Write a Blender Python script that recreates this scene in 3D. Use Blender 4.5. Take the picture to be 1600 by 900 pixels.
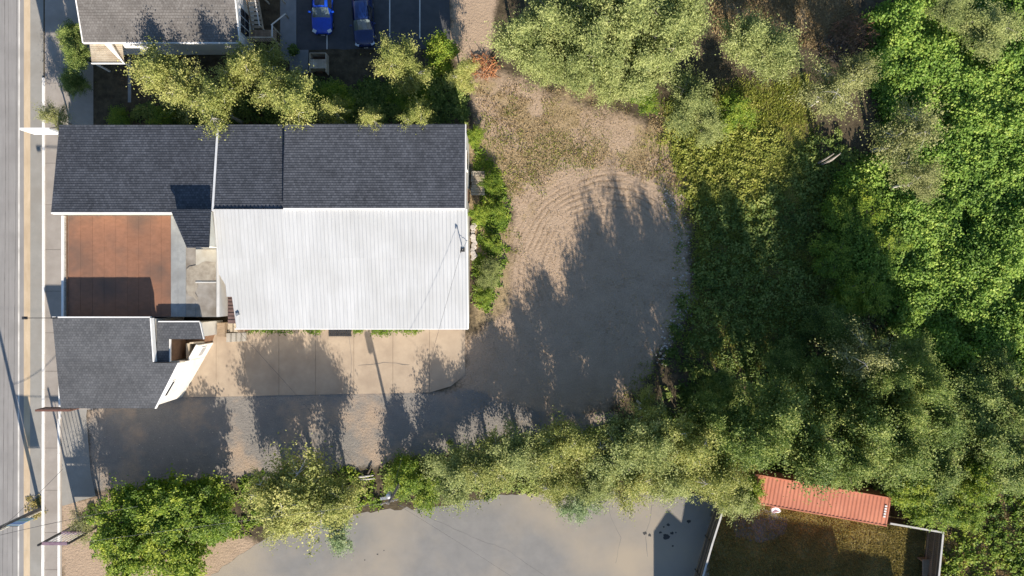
import bpy, math, random
import numpy as np
from mathutils import Vector
random.seed(7)
for o in list(bpy.data.objects): bpy.data.objects.remove(o)
S = bpy.context.scene
COL = S.collection
R = math.radians

# ------------------------------------------------------------------ camera
CAMH, FPX = 60.0, 1080.0
cd = bpy.data.cameras.new('camera'); cam = bpy.data.objects.new('camera', cd); COL.objects.link(cam)
cam.location = (0, 0, CAMH); cam.rotation_euler = (0, 0, 0)
cd.sensor_width = 36; cd.lens = FPX / 1600 * 36; cd.clip_end = 1500
S.camera = cam
# ------------------------------------------------------------------ light
ELEV = R(23.5); SXY = Vector((0.226, -0.974)).normalized()
sun_to = Vector((SXY.x * math.cos(ELEV), SXY.y * math.cos(ELEV), math.sin(ELEV)))
w = bpy.data.worlds.new('World'); S.world = w; w.use_nodes = True
nt = w.node_tree; bg = nt.nodes['Background']
sky = nt.nodes.new('ShaderNodeTexSky'); sky.sky_type = 'NISHITA'; sky.sun_disc = False
sky.air_density = 1.0; sky.dust_density = 0.25; sky.ozone_density = 2.5
sky.sun_elevation = ELEV; sky.sun_rotation = math.atan2(SXY.x, SXY.y)
nt.links.new(sky.outputs[0], bg.inputs[0]); bg.inputs[1].default_value = 0.085
sl = bpy.data.lights.new('sun', 'SUN'); sun = bpy.data.objects.new('sun', sl); COL.objects.link(sun)
sl.energy = 5.0; sl.angle = R(0.5); sl.color = (1.0, 0.90, 0.77)
sun.rotation_euler = (-sun_to).to_track_quat('-Z', 'Y').to_euler(); sun.location = (20, -60, 40)
S.view_settings.view_transform = 'Standard'; S.view_settings.look = 'None'
S.view_settings.exposure = 1.12; S.view_settings.gamma = 1.0

# ------------------------------------------------------------------ helpers
def P(px, py, h=0.0):
    k = (CAMH - h) / FPX
    return ((px - 800) * k, -(py - 450) * k)
def P3(px, py, h): return (*P(px, py, h), h)

class MB:
    def __init__(s): s.v = []; s.f = []
    def add(s, vs, fs):
        n = len(s.v); s.v += [tuple(v) for v in vs]; s.f += [tuple(i + n for i in f) for f in fs]; return s
    def box(s, x0, x1, y0, y1, z0, z1):
        return s.add([(x0,y0,z0),(x1,y0,z0),(x1,y1,z0),(x0,y1,z0),(x0,y0,z1),(x1,y0,z1),(x1,y1,z1),(x0,y1,z1)],
              [(3,2,1,0),(4,5,6,7),(0,1,5,4),(1,2,6,5),(2,3,7,6),(3,0,4,7)])
    def obox(s, c, d, rz=0.0, rx=0.0):
        cs, sn = math.cos(rz), math.sin(rz); cx, sx = math.cos(rx), math.sin(rx); vs = []
        for z in (-1, 1):
            for x, y in ((-1,-1),(1,-1),(1,1),(-1,1)):
                X, Y, Z = x*d[0]/2, y*d[1]/2, z*d[2]/2
                Y, Z = Y*cx - Z*sx, Y*sx + Z*cx
                vs.append((c[0]+X*cs-Y*sn, c[1]+X*sn+Y*cs, c[2]+Z))
        return s.add(vs, [(3,2,1,0),(4,5,6,7),(0,1,5,4),(1,2,6,5),(2,3,7,6),(3,0,4,7)])
    def bar(s, a, b, wd, ht):
        a = Vector(a); b = Vector(b); d = (b-a).normalized()
        u = d.cross(Vector((0,0,1)))
        u = u.normalized() if u.length > 1e-4 else Vector((1,0,0))
        v = u.cross(d)
        vs = []
        for p in (a, b):
            for i, j in ((-1,-1),(1,-1),(1,1),(-1,1)): vs.append(p + u*i*wd/2 + v*j*ht/2)
        return s.add(vs, [(0,1,2,3),(7,6,5,4),(0,4,5,1),(1,5,6,2),(2,6,7,3),(3,7,4,0)])
    def tube(s, pts, rs, n=6, cap=True):
        pts = [Vector(p) for p in pts]; base = len(s.v)
        for i, p in enumerate(pts):
            d = (pts[min(i+1,len(pts)-1)] - pts[max(i-1,0)]).normalized()
            u = d.cross(Vector((0.31,0.2,0.93))).normalized(); v = d.cross(u)
            r = rs[i] if isinstance(rs, (list,tuple)) else rs
            for k in range(n):
                a = 2*math.pi*k/n; s.v.append(tuple(p + u*math.cos(a)*r + v*math.sin(a)*r))
        for i in range(len(pts)-1):
            for k in range(n):
                a = base+i*n+k; b = base+i*n+(k+1)%n; s.f.append((a, b, b+n, a+n))
        if cap:
            s.f.append(tuple(base+k for k in range(n))[::-1]); s.f.append(tuple(base+(len(pts)-1)*n+k for k in range(n)))
        return s
    def prism(s, poly, z0, z1):
        n = len(poly); z0f = z0 if callable(z0) else (lambda x, y: z0); z1f = z1 if callable(z1) else (lambda x, y: z1)
        vs = [(x, y, z0f(x, y)) for x, y in poly] + [(x, y, z1f(x, y)) for x, y in poly]
        ar = sum(poly[i][0]*poly[(i+1)%n][1]-poly[(i+1)%n][0]*poly[i][1] for i in range(n))
        fs = [tuple(range(n))[::-1], tuple(range(n, 2*n))] + [(i, (i+1)%n, n+(i+1)%n, n+i) for i in range(n)]
        if ar < 0: fs = [f[::-1] for f in fs]
        return s.add(vs, fs)
def mesh(name, mb, m, smooth=False):
    me = bpy.data.meshes.new(name); me.from_pydata(mb.v, [], mb.f)
    if m: me.materials.append(m)
    if smooth: me.polygons.foreach_set('use_smooth', [True]*len(me.polygons))
    return me
def link(name, me, parent=None, loc=(0,0,0)):
    o = bpy.data.objects.new(name, me); COL.objects.link(o); o.location = loc
    if parent: o.parent = parent
    return o
def tag(o, label=None, cat=None, group=None, kind=None):
    if label: o['label'] = label
    if cat: o['category'] = cat
    if group: o['group'] = group
    if kind: o['kind'] = kind
    return o
def thing(name, label, cat, loc=(0,0,0), group=None, rz=0.0):
    o = bpy.data.objects.new(name, None); COL.objects.link(o); o.location = loc; o.rotation_euler[2] = rz
    return tag(o, label, cat, group)
def part(t, name, mb, m, smooth=False, local=False, kind=None):
    """a part in world coordinates under thing (or part) t; local = already in the thing's own coordinates"""
    if not local:
        q = t; L = Vector((0,0,0))
        while q: L += q.location; q = q.parent
        mb.v = [(x-L.x, y-L.y, z-L.z) for x, y, z in mb.v]
    o = link(name, mesh(name, mb, m, smooth), t)
    return tag(o, kind=kind) if kind else o
def solid(name, mb, m, label=None, cat=None, group=None, kind=None, smooth=False):
    return tag(link(name, mesh(name, mb, m, smooth)), label, cat, group, kind)
def bevel(o, wd=0.02, n=2):
    b = o.modifiers.new('bevel', 'BEVEL'); b.width = wd; b.segments = n; b.limit_method = 'ANGLE'; return o

# value noise
def _h(ix, iy, seed):
    n = (ix.astype(np.int64)*374761393 + iy.astype(np.int64)*668265263 + seed*974634777) & 0xffffffff
    n = ((n ^ (n >> 13)) * 1274126177) & 0xffffffff
    return ((n ^ (n >> 16)) & 0xffff) / 65535.0
def vn(x, y, sc, seed=0):
    x = np.asarray(x)/sc; y = np.asarray(y)/sc
    ix, iy = np.floor(x), np.floor(y); fx, fy = x-ix, y-iy
    fx = fx*fx*(3-2*fx); fy = fy*fy*(3-2*fy)
    a, b, c, d = _h(ix,iy,seed), _h(ix+1,iy,seed), _h(ix,iy+1,seed), _h(ix+1,iy+1,seed)
    return a*(1-fx)*(1-fy)+b*fx*(1-fy)+c*(1-fx)*fy+d*fx*fy
def fbm(x, y, sc, seed=0, o=3):
    t = 0; a = 1; n = 0
    for i in range(o): t = t + a*vn(x, y, sc/2**i, seed+i*17); n += a; a *= .55
    return t/n
def sdist(x, y, poly):
    """signed distance to polygon, negative inside"""
    x = np.asarray(x, float); y = np.asarray(y, float); d = np.full(x.shape, 1e9); ins = np.zeros(x.shape, bool)
    n = len(poly)
    for i in range(n):
        (ax, ay), (bx, by) = poly[i], poly[(i+1)%n]
        ex, ey = bx-ax, by-ay; L = ex*ex+ey*ey+1e-12
        t = np.clip(((x-ax)*ex+(y-ay)*ey)/L, 0, 1)
        d = np.minimum(d, np.hypot(x-ax-t*ex, y-ay-t*ey))
        c = (ay > y) != (by > y)
        xi = ax + (y-ay)*ex/(ey if abs(ey) > 1e-9 else 1e-9)
        ins ^= c & (x < xi)
    return np.where(ins, -d, d)
def PP(pts, h=0.0): return [P(a, b, h) for a, b in pts]

# ------------------------------------------------------------------ materials
def nodes(name):
    m = bpy.data.materials.new(name); m.use_nodes = True; t = m.node_tree
    return m, t, t.nodes['Principled BSDF'], lambda k: t.nodes.new(k), t.links.new
def ramp(t, stops):
    r = t.nodes.new('ShaderNodeValToRGB'); e = r.color_ramp.elements
    while len(e) < len(stops): e.new(0.5)
    for q, (p, c) in zip(e, stops): q.position = p; q.color = (*c, 1) if len(c) == 3 else c
    return r
def pmat(name, c1, c2, sc=2.0, rough=0.8, bump=0.2, bsc=None, metal=0.0, stain=None, ssc=0.35, samt=0.5, rnd=0.0, bdist=0.01, stretch=None):
    """two tones through noise, an optional larger stain, fine bump, optional per-object tone"""
    m, t, b, N, L = nodes(name)
    g = N('ShaderNodeNewGeometry'); pos = g.outputs['Position']
    if stretch:
        mp = N('ShaderNodeMapping'); mp.inputs['Scale'].default_value = stretch; L(pos, mp.inputs[0]); pos = mp.outputs[0]
    n1 = N('ShaderNodeTexNoise'); n1.inputs['Scale'].default_value = sc; n1.inputs['Detail'].default_value = 6; n1.inputs['Roughness'].default_value = .65
    L(pos, n1.inputs['Vector'])
    r = ramp(t, [(0.3, c1), (0.7, c2)]); L(n1.outputs[0], r.inputs[0]); col = r.outputs[0]
    if stain:
        n2 = N('ShaderNodeTexNoise'); n2.inputs['Scale'].default_value = ssc; n2.inputs['Detail'].default_value = 5; L(g.outputs['Position'], n2.inputs['Vector'])
        r2 = ramp(t, [(0.42, (0,0,0)), (0.68, (samt,)*3)]); L(n2.outputs[0], r2.inputs[0])
        mx = N('ShaderNodeMixRGB'); L(r2.outputs[0], mx.inputs[0]); L(col, mx.inputs[1]); mx.inputs[2].default_value = (*stain, 1); col = mx.outputs[0]
    if rnd:
        oi = N('ShaderNodeObjectInfo'); hs = N('ShaderNodeHueSaturation'); mr = N('ShaderNodeMapRange')
        mr.inputs[3].default_value = 1-rnd; mr.inputs[4].default_value = 1+rnd
        L(oi.outputs['Random'], mr.inputs[0]); L(mr.outputs[0], hs.inputs['Value']); L(col, hs.inputs['Color']); col = hs.outputs[0]
    L(col, b.inputs['Base Color']); b.inputs['Roughness'].default_value = rough; b.inputs['Metallic'].default_value = metal
    b.inputs['Specular IOR Level'].default_value = 0.3
    if bump:
        n3 = N('ShaderNodeTexNoise'); n3.inputs['Scale'].default_value = bsc or sc*6; n3.inputs['Detail'].default_value = 4; L(pos, n3.inputs['Vector'])
        bp = N('ShaderNodeBump'); bp.inputs['Strength'].default_value = bump; bp.inputs['Distance'].default_value = bdist
        L(n3.outputs[0], bp.inputs['Height']); L(bp.outputs[0], b.inputs['Normal'])
    return m
def shingle_mat(name, base, dark, light):
    m, t, b, N, L = nodes(name)
    g = N('ShaderNodeNewGeometry'); br = N('ShaderNodeTexBrick')
    L(g.outputs['Position'], br.inputs['Vector']); br.inputs['Scale'].default_value = 1
    br.inputs['Brick Width'].default_value = .23; br.inputs['Row Height'].default_value = .2; br.inputs['Mortar Size'].default_value = .012
    br.inputs['Color1'].default_value = (*dark, 1); br.inputs['Color2'].default_value = (*light, 1); br.inputs['Mortar'].default_value = (*[c*.45 for c in dark], 1)
    n = N('ShaderNodeTexNoise'); n.inputs['Scale'].default_value = 9; n.inputs['Detail'].default_value = 6; L(g.outputs['Position'], n.inputs['Vector'])
    n2 = N('ShaderNodeTexNoise'); n2.inputs['Scale'].default_value = .5; n2.inputs['Detail'].default_value = 4; L(g.outputs['Position'], n2.inputs['Vector'])
    r = ramp(t, [(.3, [c*.6 for c in base]), (.75, [c*1.35 for c in base])]); L(n.outputs[0], r.inputs[0])
    mx = N('ShaderNodeMixRGB'); mx.inputs[0].default_value = .35; L(br.outputs[0], mx.inputs[1]); L(r.outputs[0], mx.inputs[2])
    r2 = ramp(t, [(.3, (.82,)*3), (.7, (1.12,)*3)]); L(n2.outputs[0], r2.inputs[0])
    mu = N('ShaderNodeMixRGB'); mu.blend_type = 'MULTIPLY'; mu.inputs[0].default_value = 1; L(mx.outputs[0], mu.inputs[1]); L(r2.outputs[0], mu.inputs[2])
    L(mu.outputs[0], b.inputs['Base Color']); b.inputs['Roughness'].default_value = .9; b.inputs['Specular IOR Level'].default_value = .2
    bp = N('ShaderNodeBump'); bp.inputs['Strength'].default_value = .5; bp.inputs['Distance'].default_value = .01
    L(n.outputs[0], bp.inputs['Height']); L(bp.outputs[0], b.inputs['Normal'])
    return m
def leaf_mat(name, c_dark, c_mid, c_light, trans=.45):
    m, t, b, N, L = nodes(name)
    at = N('ShaderNodeAttribute'); at.attribute_name = 'tone'
    oi = N('ShaderNodeObjectInfo')
    ad = N('ShaderNodeMath'); ad.operation = 'MULTIPLY_ADD'; L(oi.outputs['Random'], ad.inputs[0]); ad.inputs[1].default_value = .22; L(at.outputs['Fac'], ad.inputs[2])
    sb = N('ShaderNodeMath'); sb.operation = 'SUBTRACT'; L(ad.outputs[0], sb.inputs[0]); sb.inputs[1].default_value = .11
    r = ramp(t, [(0, c_dark), (.5, c_mid), (1, c_light)]); L(sb.outputs[0], r.inputs[0])
    d = N('ShaderNodeBsdfPrincipled'); d.inputs['Roughness'].default_value = .55; d.inputs['Specular IOR Level'].default_value = .25
    tr = N('ShaderNodeBsdfTranslucent'); mx = N('ShaderNodeMixShader'); mx.inputs[0].default_value = trans
    L(r.outputs[0], d.inputs['Base Color'])
    hs = N('ShaderNodeHueSaturation'); hs.inputs['Value'].default_value = 1.25; hs.inputs['Saturation'].default_value = 1.1; L(r.outputs[0], hs.inputs['Color']); L(hs.outputs[0], tr.inputs[0])
    L(d.outputs[0], mx.inputs[1]); L(tr.outputs[0], mx.inputs[2]); L(mx.outputs[0], t.nodes['Material Output'].inputs[0])
    t.nodes.remove(b); return m
def glass_mat(name, c, rough=.08):
    m, t, b, N, L = nodes(name)
    b.inputs['Base Color'].default_value = (*c, 1); b.inputs['Roughness'].default_value = rough; b.inputs['Specular IOR Level'].default_value = .8
    return m
def paint_mat(name, c, rough=.3, metal=0., coat=.6):
    m, t, b, N, L = nodes(name)
    g = N('ShaderNodeNewGeometry'); n = N('ShaderNodeTexNoise'); n.inputs['Scale'].default_value = 3; n.inputs['Detail'].default_value = 6; L(g.outputs['Position'], n.inputs['Vector'])
    r = ramp(t, [(.3, [x*.85 for x in c]), (.7, [min(1, x*1.1) for x in c])]); L(n.outputs[0], r.inputs[0]); L(r.outputs[0], b.inputs['Base Color'])
    b.inputs['Roughness'].default_value = rough; b.inputs['Metallic'].default_value = metal; b.inputs['Coat Weight'].default_value = coat; b.inputs['Coat Roughness'].default_value = .08
    return m
M = {}
M['shingle_dark'] = shingle_mat('shingle_dark', (.072,.078,.092), (.048,.053,.063), (.108,.115,.133))
M['shingle_grey'] = shingle_mat('shingle_grey', (.098,.102,.112), (.078,.082,.089), (.128,.131,.138))
M['shingle_brown'] = shingle_mat('shingle_brown', (.155,.142,.130), (.125,.115,.108), (.195,.185,.175))
M['white'] = pmat('white_trim', (.72,.71,.69), (.82,.81,.79), 1.5, .6, .05, stain=(.5,.47,.42), samt=.25)
M['white_wall'] = pmat('white_siding', (.52,.50,.46), (.60,.585,.55), 1.2, .7, .15, stain=(.42,.39,.33), ssc=.7, samt=.35)
M['cream_wall'] = pmat('cream_wall', (.55,.53,.46), (.66,.64,.56), 1.2, .75, .15, stain=(.40,.37,.30), ssc=.8, samt=.4)
M['metal_white'] = pmat('white_roof_metal', (.375,.385,.395), (.435,.445,.455), .8, .5, .04, stain=(.335,.34,.34), ssc=.25, samt=.6, rnd=.03, stretch=(3,.35,1))
_t = M['metal_white'].node_tree; _b = _t.nodes['Principled BSDF']; _src = _b.inputs['Base Color'].links[0].from_socket
_g = _t.nodes.new('ShaderNodeNewGeometry'); _m = _t.nodes.new('ShaderNodeMapping'); _m.inputs['Scale'].default_value = (7,.12,1); _n = _t.nodes.new('ShaderNodeTexNoise'); _n.inputs['Scale'].default_value = 1.0; _n.inputs['Detail'].default_value = 6
_t.links.new(_g.outputs['Position'], _m.inputs[0]); _t.links.new(_m.outputs[0], _n.inputs['Vector'])
_r = ramp(_t, [(.50,(1,1,1)),(.78,(.90,.895,.885))]); _t.links.new(_n.outputs[0], _r.inputs[0])
_x = _t.nodes.new('ShaderNodeMixRGB'); _x.blend_type = 'MULTIPLY'; _x.inputs[0].default_value = 1; _t.links.new(_src, _x.inputs[1]); _t.links.new(_r.outputs[0], _x.inputs[2]); _t.links.new(_x.outputs[0], _b.inputs['Base Color'])
M['metal_brown'] = pmat('brown_roof_metal', (.10,.065,.06), (.17,.115,.105), 2, .6, .1)
M['felt_brown'] = pmat('brown_roofing_felt', (.215,.106,.064), (.275,.137,.085), 3, .95, .35, 30, stain=(.13,.085,.065), ssc=.38, samt=.9, rnd=.05, stretch=(1,1.6,1))
M['felt_grey'] = pmat('grey_roofing', (.24,.25,.25), (.32,.33,.32), 2.5, .9, .25, 25, stain=(.19,.19,.185), ssc=.6, samt=.6)
M['felt_tan'] = pmat('tan_roofing', (.25,.23,.20), (.34,.31,.27), 1.4, .9, .25, 25, stain=(.16,.135,.105), ssc=.9, samt=.85)
M['slab_pale'] = pmat('pale_slab', (.44,.42,.36), (.50,.485,.42), 1.2, .85, .2, stain=(.27,.215,.15), ssc=.55, samt=.95)
M['gravel_roof'] = pmat('roof_gravel', (.16,.14,.12), (.46,.42,.35), 7, .95, .8, 14)
M['seam'] = pmat('seam_tar', (.05,.035,.03), (.08,.06,.05), 3, .8, 0)
M['concrete'] = pmat('concrete', (.36,.335,.29), (.44,.41,.355), 1.1, .9, .2, 20, stain=(.27,.25,.22), samt=.5)
M['concrete_tan'] = pmat('sandy_concrete', (.335,.265,.195), (.405,.325,.24), .9, .95, .25, 16, stain=(.27,.21,.155), ssc=.7, samt=.6, rnd=.025)
M['road'] = pmat('road_asphalt', (.24,.228,.218), (.29,.277,.264), 1.3, .9, .25, 30, stain=(.21,.20,.19), ssc=.5, samt=.6, stretch=(3,.22,1))
M['shoulder'] = pmat('shoulder_asphalt', (.255,.245,.22), (.305,.29,.262), 1.2, .92, .25, 30, stain=(.24,.22,.19), ssc=.4, samt=.7)
M['gutter'] = pmat('sandy_gutter', (.48,.37,.24), (.58,.46,.32), 1.6, .95, .2, stretch=(2,.5,1), stain=(.36,.27,.18), samt=.5)
M['sidewalk'] = pmat('sidewalk', (.285,.255,.225), (.345,.31,.275), 1.2, .92, .2, 24, stain=(.25,.22,.19), ssc=.5, samt=.7)
M['kerb'] = pmat('painted_kerb', (.74,.72,.68), (.82,.80,.77), 2.0, .75, .1, stain=(.55,.50,.43), ssc=1.2, samt=.4)
M['line'] = pmat('road_paint', (.58,.55,.50), (.70,.67,.62), 4, .85, .1, stain=(.36,.33,.29), ssc=1.0, samt=.6)
M['lot'] = pmat('parking_asphalt', (.185,.18,.172), (.225,.217,.205), .8, .92, .3, 25, stain=(.33,.28,.215), ssc=.11, samt=1.0)
M['lot_dark'] = pmat('dark_asphalt', (.055,.058,.062), (.085,.085,.09), 1.5, .9, .3, 25, stain=(.11,.105,.10), ssc=.4, samt=.5)
M['path'] = pmat('grey_path', (.22,.23,.235), (.29,.30,.30), 1.6, .9, .2, 20, stain=(.17,.17,.17), samt=.5)
M['yard_gravel'] = pmat('yard_gravel', (.10,.09,.075), (.20,.18,.155), 5, .95, .5, 12)
M['dust'] = pmat('roof_dust', (.20,.165,.125), (.40,.36,.29), 1.2, .95, .2)
M['tar'] = pmat('tar', (.12,.115,.11), (.17,.163,.155), 3, .8, 0)
M['oil'] = pmat('oil_stain', (.025,.025,.026), (.05,.05,.05), 3, .7, 0)
M['wood'] = pmat('weathered_wood', (.20,.145,.095), (.34,.255,.175), 3, .85, .4, 20, stretch=(1,5,1), rnd=.15)
M['wood_pale'] = pmat('pale_wood', (.40,.34,.25), (.54,.47,.37), 3, .85, .3, 20, stain=(.25,.18,.12), ssc=1.3, samt=.6, rnd=.1)
M['wood_brown'] = pmat('brown_wood', (.11,.06,.035), (.19,.11,.065), 3, .8, .3, 20, rnd=.15)
M['fence_wood'] = pmat('fence_boards', (.065,.055,.048), (.13,.11,.095), 3, .85, .3, 20, stretch=(4,4,.6))
M['fence_cap'] = pmat('fence_cap', (.40,.39,.37), (.50,.49,.47), 3, .75, .2, 18)
M['container'] = pmat('container_red', (.47,.165,.095), (.55,.215,.13), .8, .55, .06, stain=(.36,.13,.085), ssc=.5, samt=.5)
M['black'] = pmat('black_metal', (.02,.02,.022), (.04,.04,.042), 4, .6, .1)
M['steel'] = pmat('galvanised_steel', (.35,.36,.37), (.50,.51,.52), 5, .4, .05, metal=.6)
M['pole'] = pmat('pole_wood', (.12,.105,.09), (.22,.195,.17), 4, .9, .4, 18, stretch=(3,3,.4))
M['wire'] = pmat('wire', (.03,.03,.035), (.05,.05,.055), 3, .6, 0)
M['wire_pale'] = pmat('pale_wire', (.22,.22,.21), (.28,.28,.27), 3, .5, 0)
M['conduit'] = pmat('cream_conduit', (.55,.50,.40), (.65,.60,.50), 4, .6, .05)
M['sign_brown'] = pmat('sign_brown', (.12,.06,.045), (.20,.10,.075), 3, .6, .1)
M['sign_frame'] = pmat('sign_frame', (.17,.11,.14), (.26,.18,.22), 3, .5, .1)
M['tube_white'] = pmat('sign_tube_white', (.78,.77,.76), (.86,.85,.84), 3, .3, 0)
M['rubber'] = pmat('rubber', (.015,.015,.016), (.03,.03,.03), 8, .8, .1)
M['rim'] = pmat('wheel_rim', (.30,.31,.32), (.42,.43,.44), 5, .35, 0, metal=.7)
M['car_blue'] = paint_mat('car_paint_bright_blue', (.006,.055,.45))
M['car_navy'] = paint_mat('car_paint_navy', (.004,.018,.095))
M['glass'] = glass_mat('window_glass', (.02,.025,.035))
M['car_glass'] = glass_mat('windscreen_glass', (.085,.115,.115), .10)
M['lamp_glass'] = glass_mat('lamp_glass', (.62,.65,.68), .1)
M['red_lamp'] = glass_mat('tail_lamp', (.35,.01,.01), .1)
M['plastic_green'] = pmat('green_plastic', (.02,.055,.03), (.035,.085,.045), 4, .5, .05)
M['stone'] = pmat('pale_rubble', (.38,.34,.30), (.58,.53,.48), 3, .9, .4, rnd=.15)
M['tarp'] = pmat('white_tarp', (.70,.74,.80), (.82,.85,.88), 3, .5, .2)
M['bark_grey'] = pmat('grey_bark', (.16,.14,.12), (.34,.31,.27), 6, .9, .5, 14)
M['bark_pale'] = pmat('pale_birch_bark', (.33,.31,.28), (.55,.52,.48), 5, .85, .3, 14)
M['bark_dark'] = pmat('dark_bark', (.06,.05,.04), (.13,.105,.085), 6, .9, .5, 14)
M['brush_orange'] = pmat('dead_orange_brush', (.30,.12,.05), (.48,.22,.10), 3, .9, .2)
M['brush_brown'] = pmat('dead_brown_brush', (.10,.055,.035), (.26,.14,.08), 2, .9, .2)
L_ = leaf_mat
M['birch'] = L_('birch_leaves', (0.101,0.134,0.031), (0.302,0.325,0.090), (0.515,0.493,0.179), .40)
M['willow'] = L_('willow_leaves', (0.095,0.131,0.044), (0.284,0.326,0.110), (0.462,0.483,0.200), .40)
M['maple'] = L_('maple_leaves', (.05,.10,.012), (.17,.26,.028), (.40,.44,.06), .40)
M['dense'] = L_('forest_leaves', (0.054,0.096,0.022), (0.180,0.246,0.058), (0.396,0.432,0.132), .40)
M['dry'] = L_('dry_leaves', (.10,.115,.038), (.23,.245,.09), (.38,.38,.165), .35)
M['poplar'] = L_('poplar_leaves', (.10,.16,.065), (.24,.32,.15), (.44,.50,.30), .40)
M['shrub'] = L_('shrub_leaves', (.05,.10,.012), (.17,.26,.03), (.38,.42,.06), .40)
M['thicket'] = L_('thicket_leaves', (0.067,0.140,0.022), (0.201,0.323,0.055), (0.439,0.525,0.110), .40)
M['grass_dry'] = L_('dry_grass', (.21,.15,.07), (.36,.27,.145), (.48,.38,.22), .25)
M['grass_green'] = L_('green_grass', (.10,.14,.022), (.26,.29,.055), (.46,.44,.11), .35)
M['grass_lawn'] = L_('yard_grass', (.14,.12,.035), (.29,.245,.08), (.43,.35,.13), .3)

# ------------------------------------------------------------------ ground: one sheet with weights for what covers it
XL, XR, YB, YT = -47.0, 47.0, -30.0, 30.0
gx = np.concatenate([[-420,-220,-120,-70], np.arange(XL, XR+.01, .25), [70,120,220,420]])
gy = np.concatenate([[-420,-220,-120,-60], np.arange(YB, YT+.01, .25), [60,120,220,420]])
GX, GY = np.meshgrid(gx, gy); fx_, fy_ = GX.ravel(), GY.ravel()
dirt_poly = PP([(742,100),(800,128),(870,150),(960,175),(1015,200),(1045,240),(1062,300),(1078,380),(1078,460),(1045,540),(985,612),(900,655),(800,672),(715,640),(728,525),(785,490),(796,400),(800,300),(785,250),(755,205),(738,150)])
dirt_top = PP([(704,-60),(782,-60),(772,60),(762,112),(722,120),(704,70)])
dirt_ne = PP([(1095,-60),(1300,-60),(1345,40),(1330,90),(1250,70),(1120,60)])
drygrass = PP([(735,120),(800,128),(960,150),(1050,190),(1075,290),(1040,300),(960,255),(880,262),(830,300),(800,420),(790,420),(770,330),(790,270)])
edge_strip = PP([(730,190),(800,240),(800,480),(735,525)])
green_poly = PP([(1040,170),(1130,140),(1250,130),(1270,220),(1290,330),(1200,340),(1110,330),(1060,280)])
green_shade = PP([(1080,280),(1280,300),(1330,460),(1250,560),(1060,570),(1085,430)])
gravel_poly = PP([(136,640),(300,612),(740,608),(820,640),(960,650),(900,700),(700,712),(560,735),(400,752),(140,765)])
tan_sw = PP([(96,780),(180,770),(380,830),(410,850),(330,960),(96,960)])
lawn = PP([(1112,800),(1200,785),(1400,810),(1480,830),(1475,960),(1100,960)])
rough_se = PP([(1490,790),(1560,770),(1700,760),(1700,960),(1470,960)])
def wgt(poly, soft=.5, amp=1.0, sc=1.6, seed=3):
    d = sdist(fx_, fy_, poly) + (fbm(fx_, fy_, sc, seed)-.5)*2*amp
    return np.clip(.5 - d/soft/2, 0, 1)
w_dirt = np.maximum.reduce([wgt(dirt_poly,1.3,1.1), wgt(dirt_top,.6,.5), wgt(tan_sw,.7,.8,seed=9)])
w_dry = np.maximum(np.maximum(wgt(drygrass,1.2,1.6,2.2,21)*np.clip(fbm(fx_,fy_,2.2,77)*2.6-.75,0,1), wgt(edge_strip,.6,.5)*.75), wgt(rough_se,1,1)*.8)
w_dry = np.maximum(w_dry, wgt(dirt_ne,.8,1.0)*.75)
w_green = np.maximum(wgt(green_poly,1.0,1.6,2.0,31), wgt(green_shade,1.0,1.2,seed=13)*.6)
w_lawn = wgt(lawn,.4,.2)
w_grav = wgt(gravel_poly,.7,.6,seed=41)
gm = bpy.data.meshes.new('ground')
nx, ny = len(gx), len(gy)
# gentle unevenness only on the open earth, away from paved sheets
open_w = np.clip(wgt(PP([(850,60),(1560,60),(1560,700),(1100,640),(960,560),(850,480)]),2,0), 0, 1)
gz = open_w*(fbm(fx_,fy_,5,91)-.5)*.16
idx = np.arange(nx*ny).reshape(ny, nx)
faces = np.stack([idx[:-1,:-1], idx[:-1,1:], idx[1:,1:], idx[1:,:-1]], -1).reshape(-1, 4)
def fast_mesh(name, V, F, m, tone=None, smooth=False):
    me = bpy.data.meshes.new(name); k = F.shape[1]
    me.vertices.add(len(V)); me.vertices.foreach_set('co', np.ascontiguousarray(V, dtype=np.float32).ravel())
    me.loops.add(F.size); me.loops.foreach_set('vertex_index', np.ascontiguousarray(F, dtype=np.int32).ravel())
    me.polygons.add(len(F)); me.polygons.foreach_set('loop_start', np.arange(0, F.size, k, dtype=np.int32))
    me.update(calc_edges=True)
    if m: me.materials.append(m)
    if tone is not None:
        a = me.attributes.new('tone', 'FLOAT', 'FACE'); a.data.foreach_set('value', np.ascontiguousarray(tone, dtype=np.float32))
    if smooth: me.polygons.foreach_set('use_smooth', np.ones(len(F), dtype=bool))
    return me
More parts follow.
